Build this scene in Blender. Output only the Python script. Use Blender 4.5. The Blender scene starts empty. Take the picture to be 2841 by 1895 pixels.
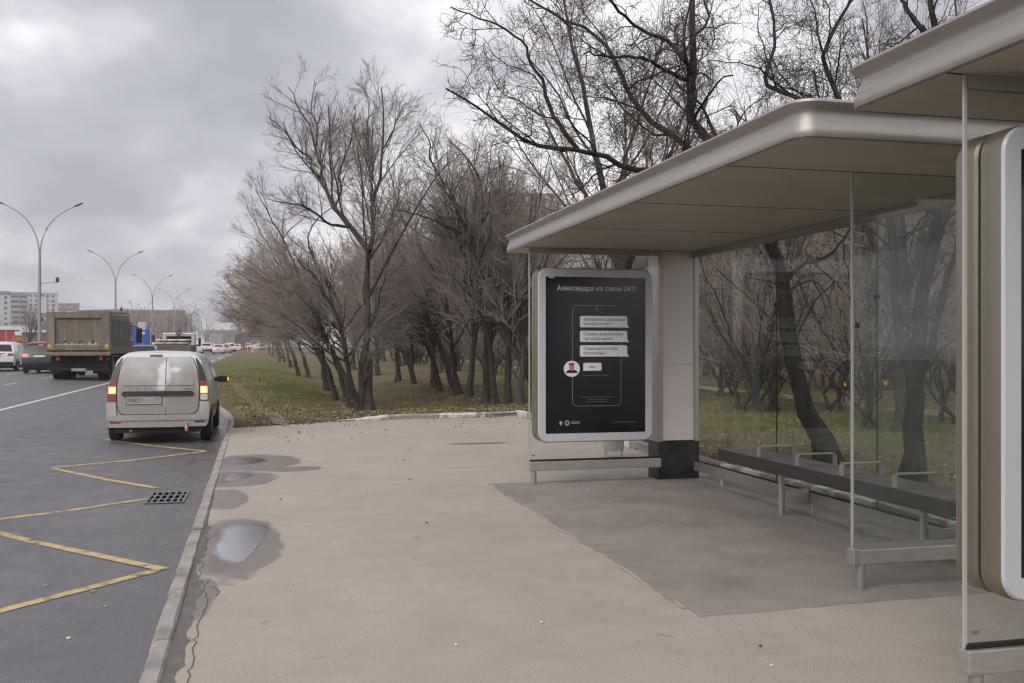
import bpy, math, random
import numpy as np
from math import radians, sin, cos, pi, sqrt, atan2

scene = bpy.context.scene
COL = scene.collection
# ------------------------------------------------------------------ camera
TH = math.atan(669.5 / 2724.0)            # camera yaw, clockwise from +Y (the shelter axis)
cd = bpy.data.cameras.new('camera'); cam = bpy.data.objects.new('camera', cd); COL.objects.link(cam)
cd.sensor_width = 36.0; cd.lens = 36.0 * 2724 / 2841; cd.shift_y = 14.5 / 2841
cd.clip_start = 0.05; cd.clip_end = 6000
cam.location = (0, 0, 1.58); cam.rotation_euler = (radians(90), 0, -TH)
scene.camera = cam
# ------------------------------------------------------------------ sky
SUN_AZ, SUN_EL = radians(222), radians(42)
sun_dir = (sin(SUN_AZ) * cos(SUN_EL), cos(SUN_AZ) * cos(SUN_EL), sin(SUN_EL))
w = bpy.data.worlds.new('World'); scene.world = w; w.use_nodes = True
wn, wl = w.node_tree.nodes, w.node_tree.links
for n in list(wn): wn.remove(n)
def N(nodes, t, **kw):
    n = nodes.new(t)
    for k, v in kw.items():
        if k.startswith('i_'):
            n.inputs[k[2:].replace('_', ' ')].default_value = v
        else: setattr(n, k, v)
    return n
def M(nodes, links, op, a, b=None, c=None, clamp=False):
    n = nodes.new('ShaderNodeMath'); n.operation = op; n.use_clamp = clamp
    for i, v in enumerate((a, b, c)):
        if v is None: continue
        if isinstance(v, (int, float)): n.inputs[i].default_value = v
        else: links.new(v, n.inputs[i])
    return n.outputs[0]
def ramp(nodes, links, fac, stops, interp='LINEAR'):
    n = nodes.new('ShaderNodeValToRGB'); n.color_ramp.interpolation = interp
    while len(n.color_ramp.elements) > len(stops): n.color_ramp.elements.remove(n.color_ramp.elements[-1])
    while len(n.color_ramp.elements) < len(stops): n.color_ramp.elements.new(0.5)
    for e, (p, c) in zip(n.color_ramp.elements, stops):
        e.position = p; e.color = (c[0], c[1], c[2], 1) if len(c) == 3 else c
    links.new(fac, n.inputs[0]); return n.outputs[0]
out = N(wn, 'ShaderNodeOutputWorld'); bg = N(wn, 'ShaderNodeBackground'); bg.inputs[1].default_value = 0.1
sky = N(wn, 'ShaderNodeTexSky'); sky.sky_type = 'NISHITA'; sky.sun_disc = False
sky.sun_elevation = SUN_EL; sky.sun_rotation = SUN_AZ; sky.dust_density = 3.0
tc = N(wn, 'ShaderNodeTexCoord'); sep = N(wn, 'ShaderNodeSeparateXYZ'); wl.new(tc.outputs['Generated'], sep.inputs[0])
zz = M(wn, wl, 'ADD', M(wn, wl, 'MAXIMUM', sep.outputs[2], 0.0), 0.38)
cmb = N(wn, 'ShaderNodeCombineXYZ')
wl.new(M(wn, wl, 'DIVIDE', sep.outputs[0], zz), cmb.inputs[0]); wl.new(M(wn, wl, 'DIVIDE', sep.outputs[1], zz), cmb.inputs[1])
mp = N(wn, 'ShaderNodeMapping'); mp.inputs['Location'].default_value = (12.473, -17.263, 2.070); wl.new(cmb.outputs[0], mp.inputs[0])
n1 = N(wn, 'ShaderNodeTexNoise'); n1.inputs['Scale'].default_value = 1.5; n1.inputs['Detail'].default_value = 5; n1.inputs['Roughness'].default_value = 0.46; n1.inputs['Distortion'].default_value = 0.35
n2 = N(wn, 'ShaderNodeTexNoise'); n2.inputs['Scale'].default_value = 4.2; n2.inputs['Detail'].default_value = 4; n2.inputs['Roughness'].default_value = 0.5; n2.inputs['Distortion'].default_value = 0.3
wl.new(mp.outputs[0], n1.inputs['Vector']); wl.new(mp.outputs[0], n2.inputs['Vector'])
cv = M(wn, wl, 'ADD', M(wn, wl, 'MULTIPLY', n1.outputs[0], 0.62), M(wn, wl, 'MULTIPLY', n2.outputs[0], 0.38))
dotn = N(wn, 'ShaderNodeVectorMath', operation='DOT_PRODUCT'); wl.new(tc.outputs['Generated'], dotn.inputs[0]); dotn.inputs[1].default_value = sun_dir
glow = M(wn, wl, 'POWER', M(wn, wl, 'MAXIMUM', dotn.outputs['Value'], 0.0), 9.0)     # sun behind the cloud sheet
cv2 = M(wn, wl, 'ADD', cv, M(wn, wl, 'MULTIPLY', glow, 0.12))
low = M(wn, wl, 'MULTIPLY', M(wn, wl, 'POWER', M(wn, wl, 'SUBTRACT', 1.0, M(wn, wl, 'MAXIMUM', sep.outputs[2], 0.0)), 6.0), 0.03)
cv3 = M(wn, wl, 'ADD', cv2, low)
ccol = ramp(wn, wl, cv3, [(0.36, (3.5, 3.55, 4.0)), (0.45, (4.3, 4.35, 4.85)), (0.51, (5.8, 5.8, 6.25)), (0.565, (7.9, 7.8, 8.1)), (0.67, (9.8, 9.7, 9.8))])
mixs = N(wn, 'ShaderNodeMix', data_type='RGBA'); mixs.inputs[0].default_value = 0.96
wl.new(sky.outputs[0], mixs.inputs[6]); wl.new(ccol, mixs.inputs[7])
wl.new(mixs.outputs[2], bg.inputs[0]); wl.new(bg.outputs[0], out.inputs[0])
# ------------------------------------------------------------------ sun behind cloud
sl = bpy.data.lights.new('sun', 'SUN'); sl.energy = 1.45; sl.angle = radians(50); sl.color = (1.0, 0.96, 0.9)
so = bpy.data.objects.new('sun', sl); COL.objects.link(so); so.location = (30, 40, 60)
so.rotation_euler = (pi / 2 - SUN_EL, 0, pi - SUN_AZ)
scene.view_settings.view_transform = 'Standard'; scene.view_settings.look = 'None'
scene.view_settings.exposure = 0.42; scene.view_settings.gamma = 1.0; scene.view_settings.use_curve_mapping = False
scene.render.engine = 'CYCLES'
scene.cycles.use_denoising = True
scene.cycles.max_bounces = 6; scene.cycles.transparent_max_bounces = 12; scene.cycles.use_adaptive_sampling = True; scene.cycles.adaptive_threshold = 0.025
scene.cycles.diffuse_bounces = 2; scene.cycles.glossy_bounces = 3; scene.cycles.volume_bounces = 0; scene.cycles.caustics_reflective = False; scene.cycles.caustics_refractive = False
scene.cycles.filter_width = 1.3
rnd = random.Random(7)

# ------------------------------------------------------------------ materials
MATS = {}
def srgb(r, g, b):
    f = lambda v: (v / 255 / 12.92) if v <= 10 else (((v / 255) + 0.055) / 1.055) ** 2.4
    return (f(r), f(g), f(b))
def mat(name, col, rough=0.6, metal=0.0, var=0.0, vs=3.0, bump=0.0, bs=60.0, spec=0.5, emit=None, es=0.0, dirt=None, dscale=1.5, dlo=0.45, dhi=0.7, rvar=0.0, stretch=None, coat=0.0):
    m = bpy.data.materials.new(name); m.use_nodes = True
    nt = m.node_tree; nd, lk = nt.nodes, nt.links
    b = nd['Principled BSDF']
    b.inputs['Base Color'].default_value = (*col, 1); b.inputs['Roughness'].default_value = rough; b.inputs['Metallic'].default_value = metal
    b.inputs['Specular IOR Level'].default_value = spec
    if coat: b.inputs['Coat Weight'].default_value = coat; b.inputs['Coat Roughness'].default_value = 0.1
    if emit is not None:
        b.inputs['Emission Color'].default_value = (*emit, 1); b.inputs['Emission Strength'].default_value = es
    if var or bump or dirt or rvar:
        t = N(nd, 'ShaderNodeTexCoord'); vec = t.outputs['Object']
        if stretch:
            mpg = N(nd, 'ShaderNodeMapping'); mpg.inputs['Scale'].default_value = stretch; lk.new(vec, mpg.inputs[0]); vec = mpg.outputs[0]
    cur = None
    if var:
        n = N(nd, 'ShaderNodeTexNoise'); n.inputs['Scale'].default_value = vs; n.inputs['Detail'].default_value = 6; n.inputs['Roughness'].default_value = 0.6
        lk.new(vec, n.inputs['Vector'])
        lo = tuple(c * (1 - var) for c in col); hi = tuple(min(1, c * (1 + var)) for c in col)
        cur = ramp(nd, lk, n.outputs[0], [(0.3, lo), (0.7, hi)])
    if dirt is not None:
        n = N(nd, 'ShaderNodeTexNoise'); n.inputs['Scale'].default_value = dscale; n.inputs['Detail'].default_value = 8; n.inputs['Roughness'].default_value = 0.65
        lk.new(vec, n.inputs['Vector'])
        f = N(nd, 'ShaderNodeMapRange'); f.inputs[1].default_value = dlo; f.inputs[2].default_value = dhi; lk.new(n.outputs[0], f.inputs[0])
        mx = N(nd, 'ShaderNodeMix', data_type='RGBA'); lk.new(f.outputs[0], mx.inputs[0])
        if cur is None: mx.inputs[6].default_value = (*col, 1)
        else: lk.new(cur, mx.inputs[6])
        mx.inputs[7].default_value = (*dirt, 1); cur = mx.outputs[2]
    if cur is not None: lk.new(cur, b.inputs['Base Color'])
    if rvar:
        n = N(nd, 'ShaderNodeTexNoise'); n.inputs['Scale'].default_value = vs * 1.7; n.inputs['Detail'].default_value = 5; lk.new(vec, n.inputs['Vector'])
        f = N(nd, 'ShaderNodeMapRange'); f.inputs[1].default_value = 0.3; f.inputs[2].default_value = 0.7; f.inputs[3].default_value = max(0.02, rough - rvar); f.inputs[4].default_value = min(1, rough + rvar)
        lk.new(n.outputs[0], f.inputs[0]); lk.new(f.outputs[0], b.inputs['Roughness'])
    if bump:
        n = N(nd, 'ShaderNodeTexNoise'); n.inputs['Scale'].default_value = bs; n.inputs['Detail'].default_value = 5; n.inputs['Roughness'].default_value = 0.65
        lk.new(vec, n.inputs['Vector'])
        bm_ = N(nd, 'ShaderNodeBump'); bm_.inputs['Strength'].default_value = bump; bm_.inputs['Distance'].default_value = 0.02
        lk.new(n.outputs[0], bm_.inputs['Height']); lk.new(bm_.outputs[0], b.inputs['Normal'])
    MATS[name] = m; return m

def glass_mat(name, tint, refl=0.022, rough=0.0, dust=None, dustf=0.0, fpow=4.0):
    m = bpy.data.materials.new(name); m.use_nodes = True; nd, lk = m.node_tree.nodes, m.node_tree.links
    for n in list(nd): nd.remove(n)
    o = N(nd, 'ShaderNodeOutputMaterial'); tr = N(nd, 'ShaderNodeBsdfTransparent'); tr.inputs[0].default_value = (*tint, 1)
    gl = N(nd, 'ShaderNodeBsdfGlossy'); gl.inputs['Roughness'].default_value = rough; gl.inputs[0].default_value = (1, 1, 1, 1)
    ge = N(nd, 'ShaderNodeNewGeometry'); dp = N(nd, 'ShaderNodeVectorMath', operation='DOT_PRODUCT'); lk.new(ge.outputs['Normal'], dp.inputs[0]); lk.new(ge.outputs['Incoming'], dp.inputs[1])
    sch = M(nd, lk, 'POWER', M(nd, lk, 'SUBTRACT', 1.0, M(nd, lk, 'ABSOLUTE', dp.outputs['Value'])), 5.0)
    fre = M(nd, lk, 'ADD', M(nd, lk, 'MULTIPLY', sch, 0.30), refl)
    mx = N(nd, 'ShaderNodeMixShader'); lk.new(fre, mx.inputs[0]); lk.new(tr.outputs[0], mx.inputs[1]); lk.new(gl.outputs[0], mx.inputs[2])
    last = mx.outputs[0]
    if dustf:
        t = N(nd, 'ShaderNodeTexCoord'); mpn = N(nd, 'ShaderNodeMapping'); mpn.inputs['Scale'].default_value = (1, 1, 0.35); lk.new(t.outputs['Object'], mpn.inputs[0])
        n = N(nd, 'ShaderNodeTexNoise'); n.inputs['Scale'].default_value = 2.2; n.inputs['Detail'].default_value = 7; n.inputs['Roughness'].default_value = 0.65; lk.new(mpn.outputs[0], n.inputs['Vector'])
        f = N(nd, 'ShaderNodeMapRange'); f.inputs[1].default_value = 0.35; f.inputs[2].default_value = 0.75; f.inputs[3].default_value = dustf * 0.3; f.inputs[4].default_value = dustf * 1.6; lk.new(n.outputs[0], f.inputs[0])
        df = N(nd, 'ShaderNodeBsdfDiffuse'); df.inputs[0].default_value = (*dust, 1)
        m2 = N(nd, 'ShaderNodeMixShader'); lk.new(f.outputs[0], m2.inputs[0]); lk.new(last, m2.inputs[1]); lk.new(df.outputs[0], m2.inputs[2]); last = m2.outputs[0]
    lk.new(last, o.inputs[0]); MATS[name] = m; return m

mat('kerb_stone', (0.36, 0.325, 0.30), 0.85, var=0.22, vs=5, bump=0.5, bs=90, dirt=(0.17, 0.15, 0.135), dscale=3, dlo=0.48, dhi=0.7)
mat('kerb_grey', (0.27, 0.25, 0.235), 0.85, var=0.2, vs=5, bump=0.4, bs=90, dirt=(0.55, 0.54, 0.5), dscale=3, dlo=0.58, dhi=0.66)
mat('kerb_white', (0.62, 0.60, 0.55), 0.8, var=0.1, vs=5, bump=0.4, bs=90, dirt=(0.26, 0.235, 0.21), dscale=3.2, dlo=0.5, dhi=0.6)
mat('bronze', (0.37, 0.34, 0.315), 0.46, 0.5, var=0.08, vs=2, rvar=0.08, dirt=(0.25, 0.23, 0.21), dscale=2.2, dlo=0.55, dhi=0.85, stretch=(1, 0.6, 5))
mat('bronze_dark', (0.245, 0.215, 0.16), 0.4, 0.6, var=0.06, vs=2)
mat('ceiling', (0.44, 0.40, 0.35), 0.5, 0.0, var=0.07, vs=1.2, dirt=(0.33, 0.295, 0.25), dscale=1.7, dlo=0.52, dhi=0.8)
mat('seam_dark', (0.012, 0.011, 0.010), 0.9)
mat('steel', (0.42, 0.395, 0.365), 0.42, 0.6, var=0.1, vs=9, stretch=(1, 1, 6))
mat('steel_light', (0.36, 0.345, 0.325), 0.4, 0.6)
mat('panel_grey', (0.72, 0.66, 0.625), 0.45, 0.0, var=0.05, vs=1.5, dirt=(0.58, 0.53, 0.49), dscale=1.2, dlo=0.55, dhi=0.85)
mat('frame_white', (0.52, 0.53, 0.56), 0.38, 0.1, var=0.03, vs=2)
mat('plinth_black', (0.010, 0.011, 0.013), 0.5, var=0.3, vs=6, dirt=(0.035, 0.032, 0.03), dscale=4)
mat('glass_edge', (0.40, 0.415, 0.395), 0.3, 0.0, spec=0.6)
mat('bench_wood', (0.036, 0.030, 0.027), 0.55, var=0.25, vs=4, stretch=(6, 0.6, 6), bump=0.15, bs=40)
mat('bench_slat', (0.17, 0.16, 0.15), 0.5, 0.2, var=0.15, vs=4)
mat('black_rubber', (0.012, 0.012, 0.013), 0.75, var=0.3, vs=20)
mat('iron', (0.17, 0.165, 0.16), 0.55, 0.3, var=0.25, vs=14, bump=0.2)
mat('pit_shade', (0.003, 0.003, 0.003), 1.0, spec=0.0)
glass_mat('shelter_glass', (0.975, 0.98, 0.972), dust=(0.45, 0.45, 0.42), dustf=0.022)
glass_mat('shelter_glass_green', (0.93, 0.95, 0.94), dust=(0.42, 0.45, 0.43), dustf=0.055)
mat('poster_dark', (0.012, 0.012, 0.016), 0.14, spec=0.4, coat=0.3, var=0.3, vs=1.2)
mat('poster_white', (0.80, 0.80, 0.81), 0.3)
mat('poster_text', (0.8, 0.8, 0.81), 0.3)
mat('poster_ink', (0.015, 0.015, 0.018), 0.3)
mat('poster_faint', (0.12, 0.12, 0.125), 0.3)
mat('poster_red', (0.45, 0.03, 0.03), 0.3)
mat('poster_grey', (0.35, 0.34, 0.34), 0.3)
# ------------------------------------------------------------------ mesh helpers
class MB:
    def __init__(s): s.v = []; s.f = []
    def add(s, vs, fs):
        o = len(s.v); s.v += [tuple(p) for p in vs]; s.f += [tuple(i + o for i in f) for f in fs]; return s
    def box(s, x0, x1, y0, y1, z0, z1):
        return s.add([(x0, y0, z0), (x1, y0, z0), (x1, y1, z0), (x0, y1, z0), (x0, y0, z1), (x1, y0, z1), (x1, y1, z1), (x0, y1, z1)],
                     [(0, 3, 2, 1), (4, 5, 6, 7), (0, 1, 5, 4), (1, 2, 6, 5), (2, 3, 7, 6), (3, 0, 4, 7)])
    def tube(s, pts, r, n=10, cap=True):
        pts = [np.array(p, float) for p in pts]; k = len(pts); rs = r if isinstance(r, (list, tuple)) else [r] * k
        vs = []
        for i in range(k):
            t = pts[min(i + 1, k - 1)] - pts[max(i - 1, 0)]; t /= np.linalg.norm(t) + 1e-9
            ref = np.array((0, 0, 1.0)) if abs(t[2]) < 0.9 else np.array((1.0, 0, 0))
            u = np.cross(t, ref); u /= np.linalg.norm(u); q = np.cross(t, u)
            for j in range(n):
                a = 2 * pi * j / n; vs.append(tuple(pts[i] + rs[i] * (cos(a) * u + sin(a) * q)))
        fs = [(i * n + j, i * n + (j + 1) % n, (i + 1) * n + (j + 1) % n, (i + 1) * n + j) for i in range(k - 1) for j in range(n)]
        if cap: fs += [tuple(range(n - 1, -1, -1)), tuple(range((k - 1) * n, k * n))]
        return s.add(vs, fs)
    def prism(s, poly, a, b, axis='y'):
        n = len(poly)
        def P(p, t):
            if axis == 'y': return (p[0], t, p[1])
            if axis == 'x': return (t, p[0], p[1])
            return (p[0], p[1], t)
        vs = [P(p, a) for p in poly] + [P(p, b) for p in poly]
        fs = [tuple(range(n)), tuple(range(2 * n - 1, n - 1, -1))] + [(i, i + n, (i + 1) % n + n, (i + 1) % n) for i in range(n)]
        return s.add(vs, fs)
    def loft(s, rings, close=True, cap=True):
        n = len(rings[0]); vs = [p for r in rings for p in r]; fs = []
        for i in range(len(rings) - 1):
            for j in range(n if close else n - 1):
                fs.append((i * n + j, i * n + (j + 1) % n, (i + 1) * n + (j + 1) % n, (i + 1) * n + j))
        if cap: fs += [tuple(range(n - 1, -1, -1)), tuple(range((len(rings) - 1) * n, len(rings) * n))]
        return s.add(vs, fs)
    def grid(s, rows):
        m = len(rows[0]); vs = [p for r in rows for p in r]
        return s.add(vs, [(i * m + j, i * m + j + 1, (i + 1) * m + j + 1, (i + 1) * m + j) for i in range(len(rows) - 1) for j in range(m - 1)])
    def ellipsoid(s, c, r, nu=12, nv=8):
        rows = [[(c[0] + r[0] * cos(2 * pi * j / nu) * sin(pi * i / nv), c[1] + r[1] * sin(2 * pi * j / nu) * sin(pi * i / nv), c[2] + r[2] * cos(pi * i / nv)) for j in range(nu + 1)] for i in range(nv + 1)]
        return s.grid(rows)
    def mesh(s, name):
        me = bpy.data.meshes.new(name); me.from_pydata(s.v, [], s.f); me.update(); return me
    def build(s, name, m=None, parent=None, smooth=None, bevel=0.0, loc=None):
        return link(name, s.mesh(name), m, parent, smooth, bevel, loc)
def link(name, me, m=None, parent=None, smooth=None, bevel=0.0, loc=None):
    o = bpy.data.objects.new(name, me); COL.objects.link(o)
    if m is not None and not me.materials: me.materials.append(MATS[m] if isinstance(m, str) else m)
    if smooth:
        me.polygons.foreach_set('use_smooth', [True] * len(me.polygons)); me.set_sharp_from_angle(angle=radians(smooth))
    if bevel:
        b = o.modifiers.new('bevel', 'BEVEL'); b.width = bevel; b.segments = 2; b.limit_method = 'ANGLE'; b.angle_limit = radians(40)
    if parent is not None: o.parent = parent
    if loc: o.location = loc
    return o
def empty(name, loc=(0, 0, 0), rz=0.0, label=None, cat=None, group=None, kind=None):
    o = bpy.data.objects.new(name, None); COL.objects.link(o); o.location = loc; o.rotation_euler = (0, 0, rz); o.empty_display_size = 0.2
    return tag(o, label, cat, group, kind)
def tag(o, label=None, cat=None, group=None, kind=None):
    if label: o['label'] = label
    if cat: o['category'] = cat
    if group: o['group'] = group
    if kind: o['kind'] = kind
    return o
def kids(o): return [c for c in bpy.data.objects if c.parent is o]
def copy_tree(o, parent=None, tree=None):
    if tree is None:
        tree = {}
        for c in bpy.data.objects:
            if c.parent: tree.setdefault(c.parent.name, []).append(c)
    c = o.copy(); COL.objects.link(c); c.parent = parent
    for ch in tree.get(o.name, []): copy_tree(ch, c, tree)
    return c
def rrect(cx, cy, wd, ht, r, n=6):
    pts = []
    for (sx, sy, a0) in ((1, 1, 0), (-1, 1, 90), (-1, -1, 180), (1, -1, 270)):
        for i in range(n + 1):
            a = radians(a0 + 90 * i / n); pts.append((cx + sx * (wd / 2 - r) + r * cos(a), cy + sy * (ht / 2 - r) + r * sin(a)))
    return pts
def text_mesh(body, size, m, name, parent, loc, rot=(radians(90), 0, 0), align='LEFT', ext=0.0, sx=1.0):
    c = bpy.data.curves.new(name, 'FONT'); c.body = body; c.size = size; c.align_x = align; c.extrude = ext; c.resolution_u = 3
    t = bpy.data.objects.new(name + '_tmp', c); COL.objects.link(t)
    dg = bpy.context.evaluated_depsgraph_get(); me = bpy.data.meshes.new_from_object(t.evaluated_get(dg))
    bpy.data.objects.remove(t); bpy.data.curves.remove(c)
    o = link(name, me, m, parent); o.location = loc; o.rotation_euler = rot; o.scale = (sx, 1, 1)
    return o
def smoothstep(a, b, x):
    t = np.clip((x - a) / (b - a), 0, 1); return t * t * (3 - 2 * t)
def interp(pts, y): return float(np.interp(y, [p[0] for p in pts], [p[1] for p in pts]))
def np_mesh(name, V, Q, smooth=True):
    me = bpy.data.meshes.new(name); V = np.ascontiguousarray(V, np.float32); Q = np.ascontiguousarray(Q, np.int32); k = Q.shape[1]
    me.vertices.add(len(V)); me.vertices.foreach_set('co', V.ravel())
    me.loops.add(Q.size); me.loops.foreach_set('vertex_index', Q.ravel())
    me.polygons.add(len(Q)); me.polygons.foreach_set('loop_start', np.arange(len(Q), dtype=np.int32) * k)
    if smooth: me.polygons.foreach_set('use_smooth', np.ones(len(Q), bool))
    me.update(calc_edges=True); return me
# ================================================================== GROUND
import mathutils
so.rotation_euler = mathutils.Vector(sun_dir).to_track_quat('Z', 'Y').to_euler()
EDGE = [(-30, -0.08), (4.9, -0.61), (16.8, -0.79), (21.5, -0.83), (24, -1.0), (28, -1.5), (40, -2.9), (55, -4.1), (75, -4.6), (104, -4.9), (133, -5.1), (250, -6.6), (420, -8.6)]
def edge(y): return interp(EDGE, y)
def rise(y):
    y = max(0.0, y); return 2.4e-5 * y * y if y < 110 else 0.29 + (y - 110) * 0.0036
def roadz(x, y):
    wv = max(0.0, -0.8 - x); return -0.13 + 0.034 * min(max(0.0, wv - 1.2), 7.5) + rise(y)
def pave_end(x): return interp([(-1.2, 19.55), (-0.7, 19.85), (0, 20.23), (0.56, 20.52), (1.62, 21.2), (2.56, 21.4), (3.68, 21.53), (4.75, 21.56), (5.68, 21.9), (9, 22.0)], x)
def lawnz(x, y):
    h = 0.055
    h -= 0.42 * math.exp(-((x - 3.6) / 2.6) ** 2) * float(smoothstep(22.5, 30, y)) * (1 - float(smoothstep(55, 80, y)))
    h += 0.30 * math.exp(-((x + 0.9) / 2.0) ** 2) * float(smoothstep(25, 38, y)) * (1 - float(smoothstep(70, 95, y)))
    t = float(smoothstep(3.5, -3.5, x)) if False else float(np.clip((3.5 - x) / 7, 0, 1)); t = t * t * (3 - 2 * t)
    far = float(smoothstep(30, 90, y))
    h = h * (1 - t * far) + (roadz(-4.5, y) + 0.12) * t * far
    h += rise(y) * 0.8 * (1 - t) * far
    h += 0.03 * sin(x * 0.9 + y * 0.37) * float(smoothstep(22, 26, y)) + 0.02 * sin(x * 2.3 - y * 0.8)
    if x < 2.6: h -= 0.05 * (1 - float(smoothstep(20.2, 22.5, y)))
    return h

def ground_mat(name, lo, mid, hi, wetx=None, rough=0.75):
    m = bpy.data.materials.new(name); m.use_nodes = True; nd, lk = m.node_tree.nodes, m.node_tree.links; MATS[name] = m
    return m, nd, lk, nd['Principled BSDF'], N(nd, 'ShaderNodeTexCoord').outputs['Object']
def noise(nd, lk, vec, s, d=5, r=0.55, dist=0.0):
    n = N(nd, 'ShaderNodeTexNoise'); n.inputs['Scale'].default_value = s; n.inputs['Detail'].default_value = d; n.inputs['Roughness'].default_value = r; n.inputs['Distortion'].default_value = dist
    lk.new(vec, n.inputs['Vector']); return n.outputs[0]
def maprange(nd, lk, v, a, b, c=0.0, d=1.0):
    n = N(nd, 'ShaderNodeMapRange'); lk.new(v, n.inputs[0])
    for i, q in enumerate((a, b, c, d)): n.inputs[i + 1].default_value = q
    return n.outputs[0]
def mixc(nd, lk, f, a, b, blend='MIX'):
    n = N(nd, 'ShaderNodeMix', data_type='RGBA'); n.blend_type = blend
    for i, q in ((0, f), (6, a), (7, b)):
        if isinstance(q, (int, float)): n.inputs[i].default_value = q
        elif isinstance(q, tuple): n.inputs[i].default_value = (*q, 1)
        else: lk.new(q, n.inputs[i])
    return n.outputs[2]
def blobs(nd, lk, vec, items, namp=0.5, ns=1.6):
    """soft stains: union of ellipses with wandering outline; returns 0 outside .. 1 deep inside"""
    nz = N(nd, 'ShaderNodeTexNoise'); nz.inputs['Scale'].default_value = ns; nz.inputs['Detail'].default_value = 9; nz.inputs['Roughness'].default_value = 0.72; lk.new(vec, nz.inputs['Vector'])
    sp = N(nd, 'ShaderNodeSeparateXYZ'); lk.new(vec, sp.inputs[0]); res = None
    off = M(nd, lk, 'MULTIPLY', M(nd, lk, 'SUBTRACT', nz.outputs[0], 0.5), namp)
    for cx, cy, rx, ry in items:
        a = M(nd, lk, 'POWER', M(nd, lk, 'ABSOLUTE', M(nd, lk, 'DIVIDE', M(nd, lk, 'SUBTRACT', sp.outputs[0], cx), rx)), 2.0)
        b = M(nd, lk, 'POWER', M(nd, lk, 'ABSOLUTE', M(nd, lk, 'DIVIDE', M(nd, lk, 'SUBTRACT', sp.outputs[1], cy), ry)), 2.0)
        d = M(nd, lk, 'SUBTRACT', 1.0, M(nd, lk, 'ADD', M(nd, lk, 'SQRT', M(nd, lk, 'ADD', a, b)), off))
        res = d if res is None else M(nd, lk, 'MAXIMUM', res, d)
    return res

# asphalt of the road: coarse, worn, damp towards the gutter
m, nd, lk, bs, vec = ground_mat('road_asphalt', 0, 0, 0)
big = noise(nd, lk, vec, 0.35, 4, 0.6); mid_ = noise(nd, lk, vec, 3.0, 6, 0.65); fine = noise(nd, lk, vec, 90, 3, 0.7)
c = ramp(nd, lk, big, [(0.3, (0.10, 0.094, 0.102)), (0.7, (0.138, 0.128, 0.138))])
c = mixc(nd, lk, maprange(nd, lk, mid_, 0.3, 0.75, 0, 0.6), c, (0.082, 0.076, 0.08))
str_ = N(nd, 'ShaderNodeMapping'); str_.inputs['Scale'].default_value = (1.6, 0.06, 1); lk.new(vec, str_.inputs[0]); c = mixc(nd, lk, maprange(nd, lk, noise(nd, lk, str_.outputs[0], 1.0, 5, 0.6), 0.45, 0.7, 0.0, 0.45), c, (0.075, 0.07, 0.074))
oil = maprange(nd, lk, noise(nd, lk, vec, 1.7, 3, 0.5), 0.66, 0.74, 0.0, 0.5); c = mixc(nd, lk, oil, c, (0.05, 0.046, 0.048))
c = mixc(nd, lk, maprange(nd, lk, fine, 0.45, 0.72, 0.0, 0.7), c, (0.27, 0.255, 0.26))
sp = N(nd, 'ShaderNodeSeparateXYZ'); lk.new(vec, sp.inputs[0])
gut = maprange(nd, lk, M(nd, lk, 'ADD', M(nd, lk, 'ADD', sp.outputs[0], M(nd, lk, 'MULTIPLY', sp.outputs[1], 0.015)), M(nd, lk, 'MULTIPLY', M(nd, lk, 'SUBTRACT', noise(nd, lk, vec, 1.1, 5, 0.6), 0.5), 1.6)), -2.2, -0.7)
wet = M(nd, lk, 'MAXIMUM', M(nd, lk, 'MULTIPLY', gut, 0.75), blobs(nd, lk, vec, [(-1.35, 12.6, 0.75, 0.9), (-1.1, 15.2, 0.35, 1.6), (-1.3, 20.5, 0.7, 4.5), (-1.1, 8.3, 0.45, 1.1)], 0.9, 2.2), clamp=True)
c = mixc(nd, lk, M(nd, lk, 'MULTIPLY', wet, 0.5), c, (0.06, 0.055, 0.06))
track = maprange(nd, lk, M(nd, lk, 'ABSOLUTE', M(nd, lk, 'ADD', sp.outputs[0], 4.3)), 0.0, 1.1, 0.22, 0.0)
c = mixc(nd, lk, track, c, (0.085, 0.08, 0.084))
vo = N(nd, 'ShaderNodeTexVoronoi', feature='DISTANCE_TO_EDGE'); vo.inputs['Scale'].default_value = 0.33; lk.new(mixc(nd, lk, 0.25, vec, N(nd, 'ShaderNodeTexNoise').outputs['Color']), vo.inputs['Vector'])
crk = M(nd, lk, 'MULTIPLY', maprange(nd, lk, vo.outputs[0], 0.0, 0.006, 1.0, 0.0), maprange(nd, lk, noise(nd, lk, vec, 0.5, 2), 0.5, 0.6))
c = mixc(nd, lk, M(nd, lk, 'MULTIPLY', crk, 0.7), c, (0.03, 0.028, 0.028))
lk.new(c, bs.inputs['Base Color'])
lk.new(M(nd, lk, 'SUBTRACT', maprange(nd, lk, mid_, 0.3, 0.7, 0.4, 0.62), M(nd, lk, 'MULTIPLY', wet, 0.34)), bs.inputs['Roughness'])
bp = N(nd, 'ShaderNodeBump'); bp.inputs['Distance'].default_value = 0.012; lk.new(maprange(nd, lk, wet, 0, 1, 0.55, 0.15), bp.inputs['Strength']); lk.new(fine, bp.inputs['Height']); lk.new(bp.outputs[0], bs.inputs['Normal'])

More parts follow.
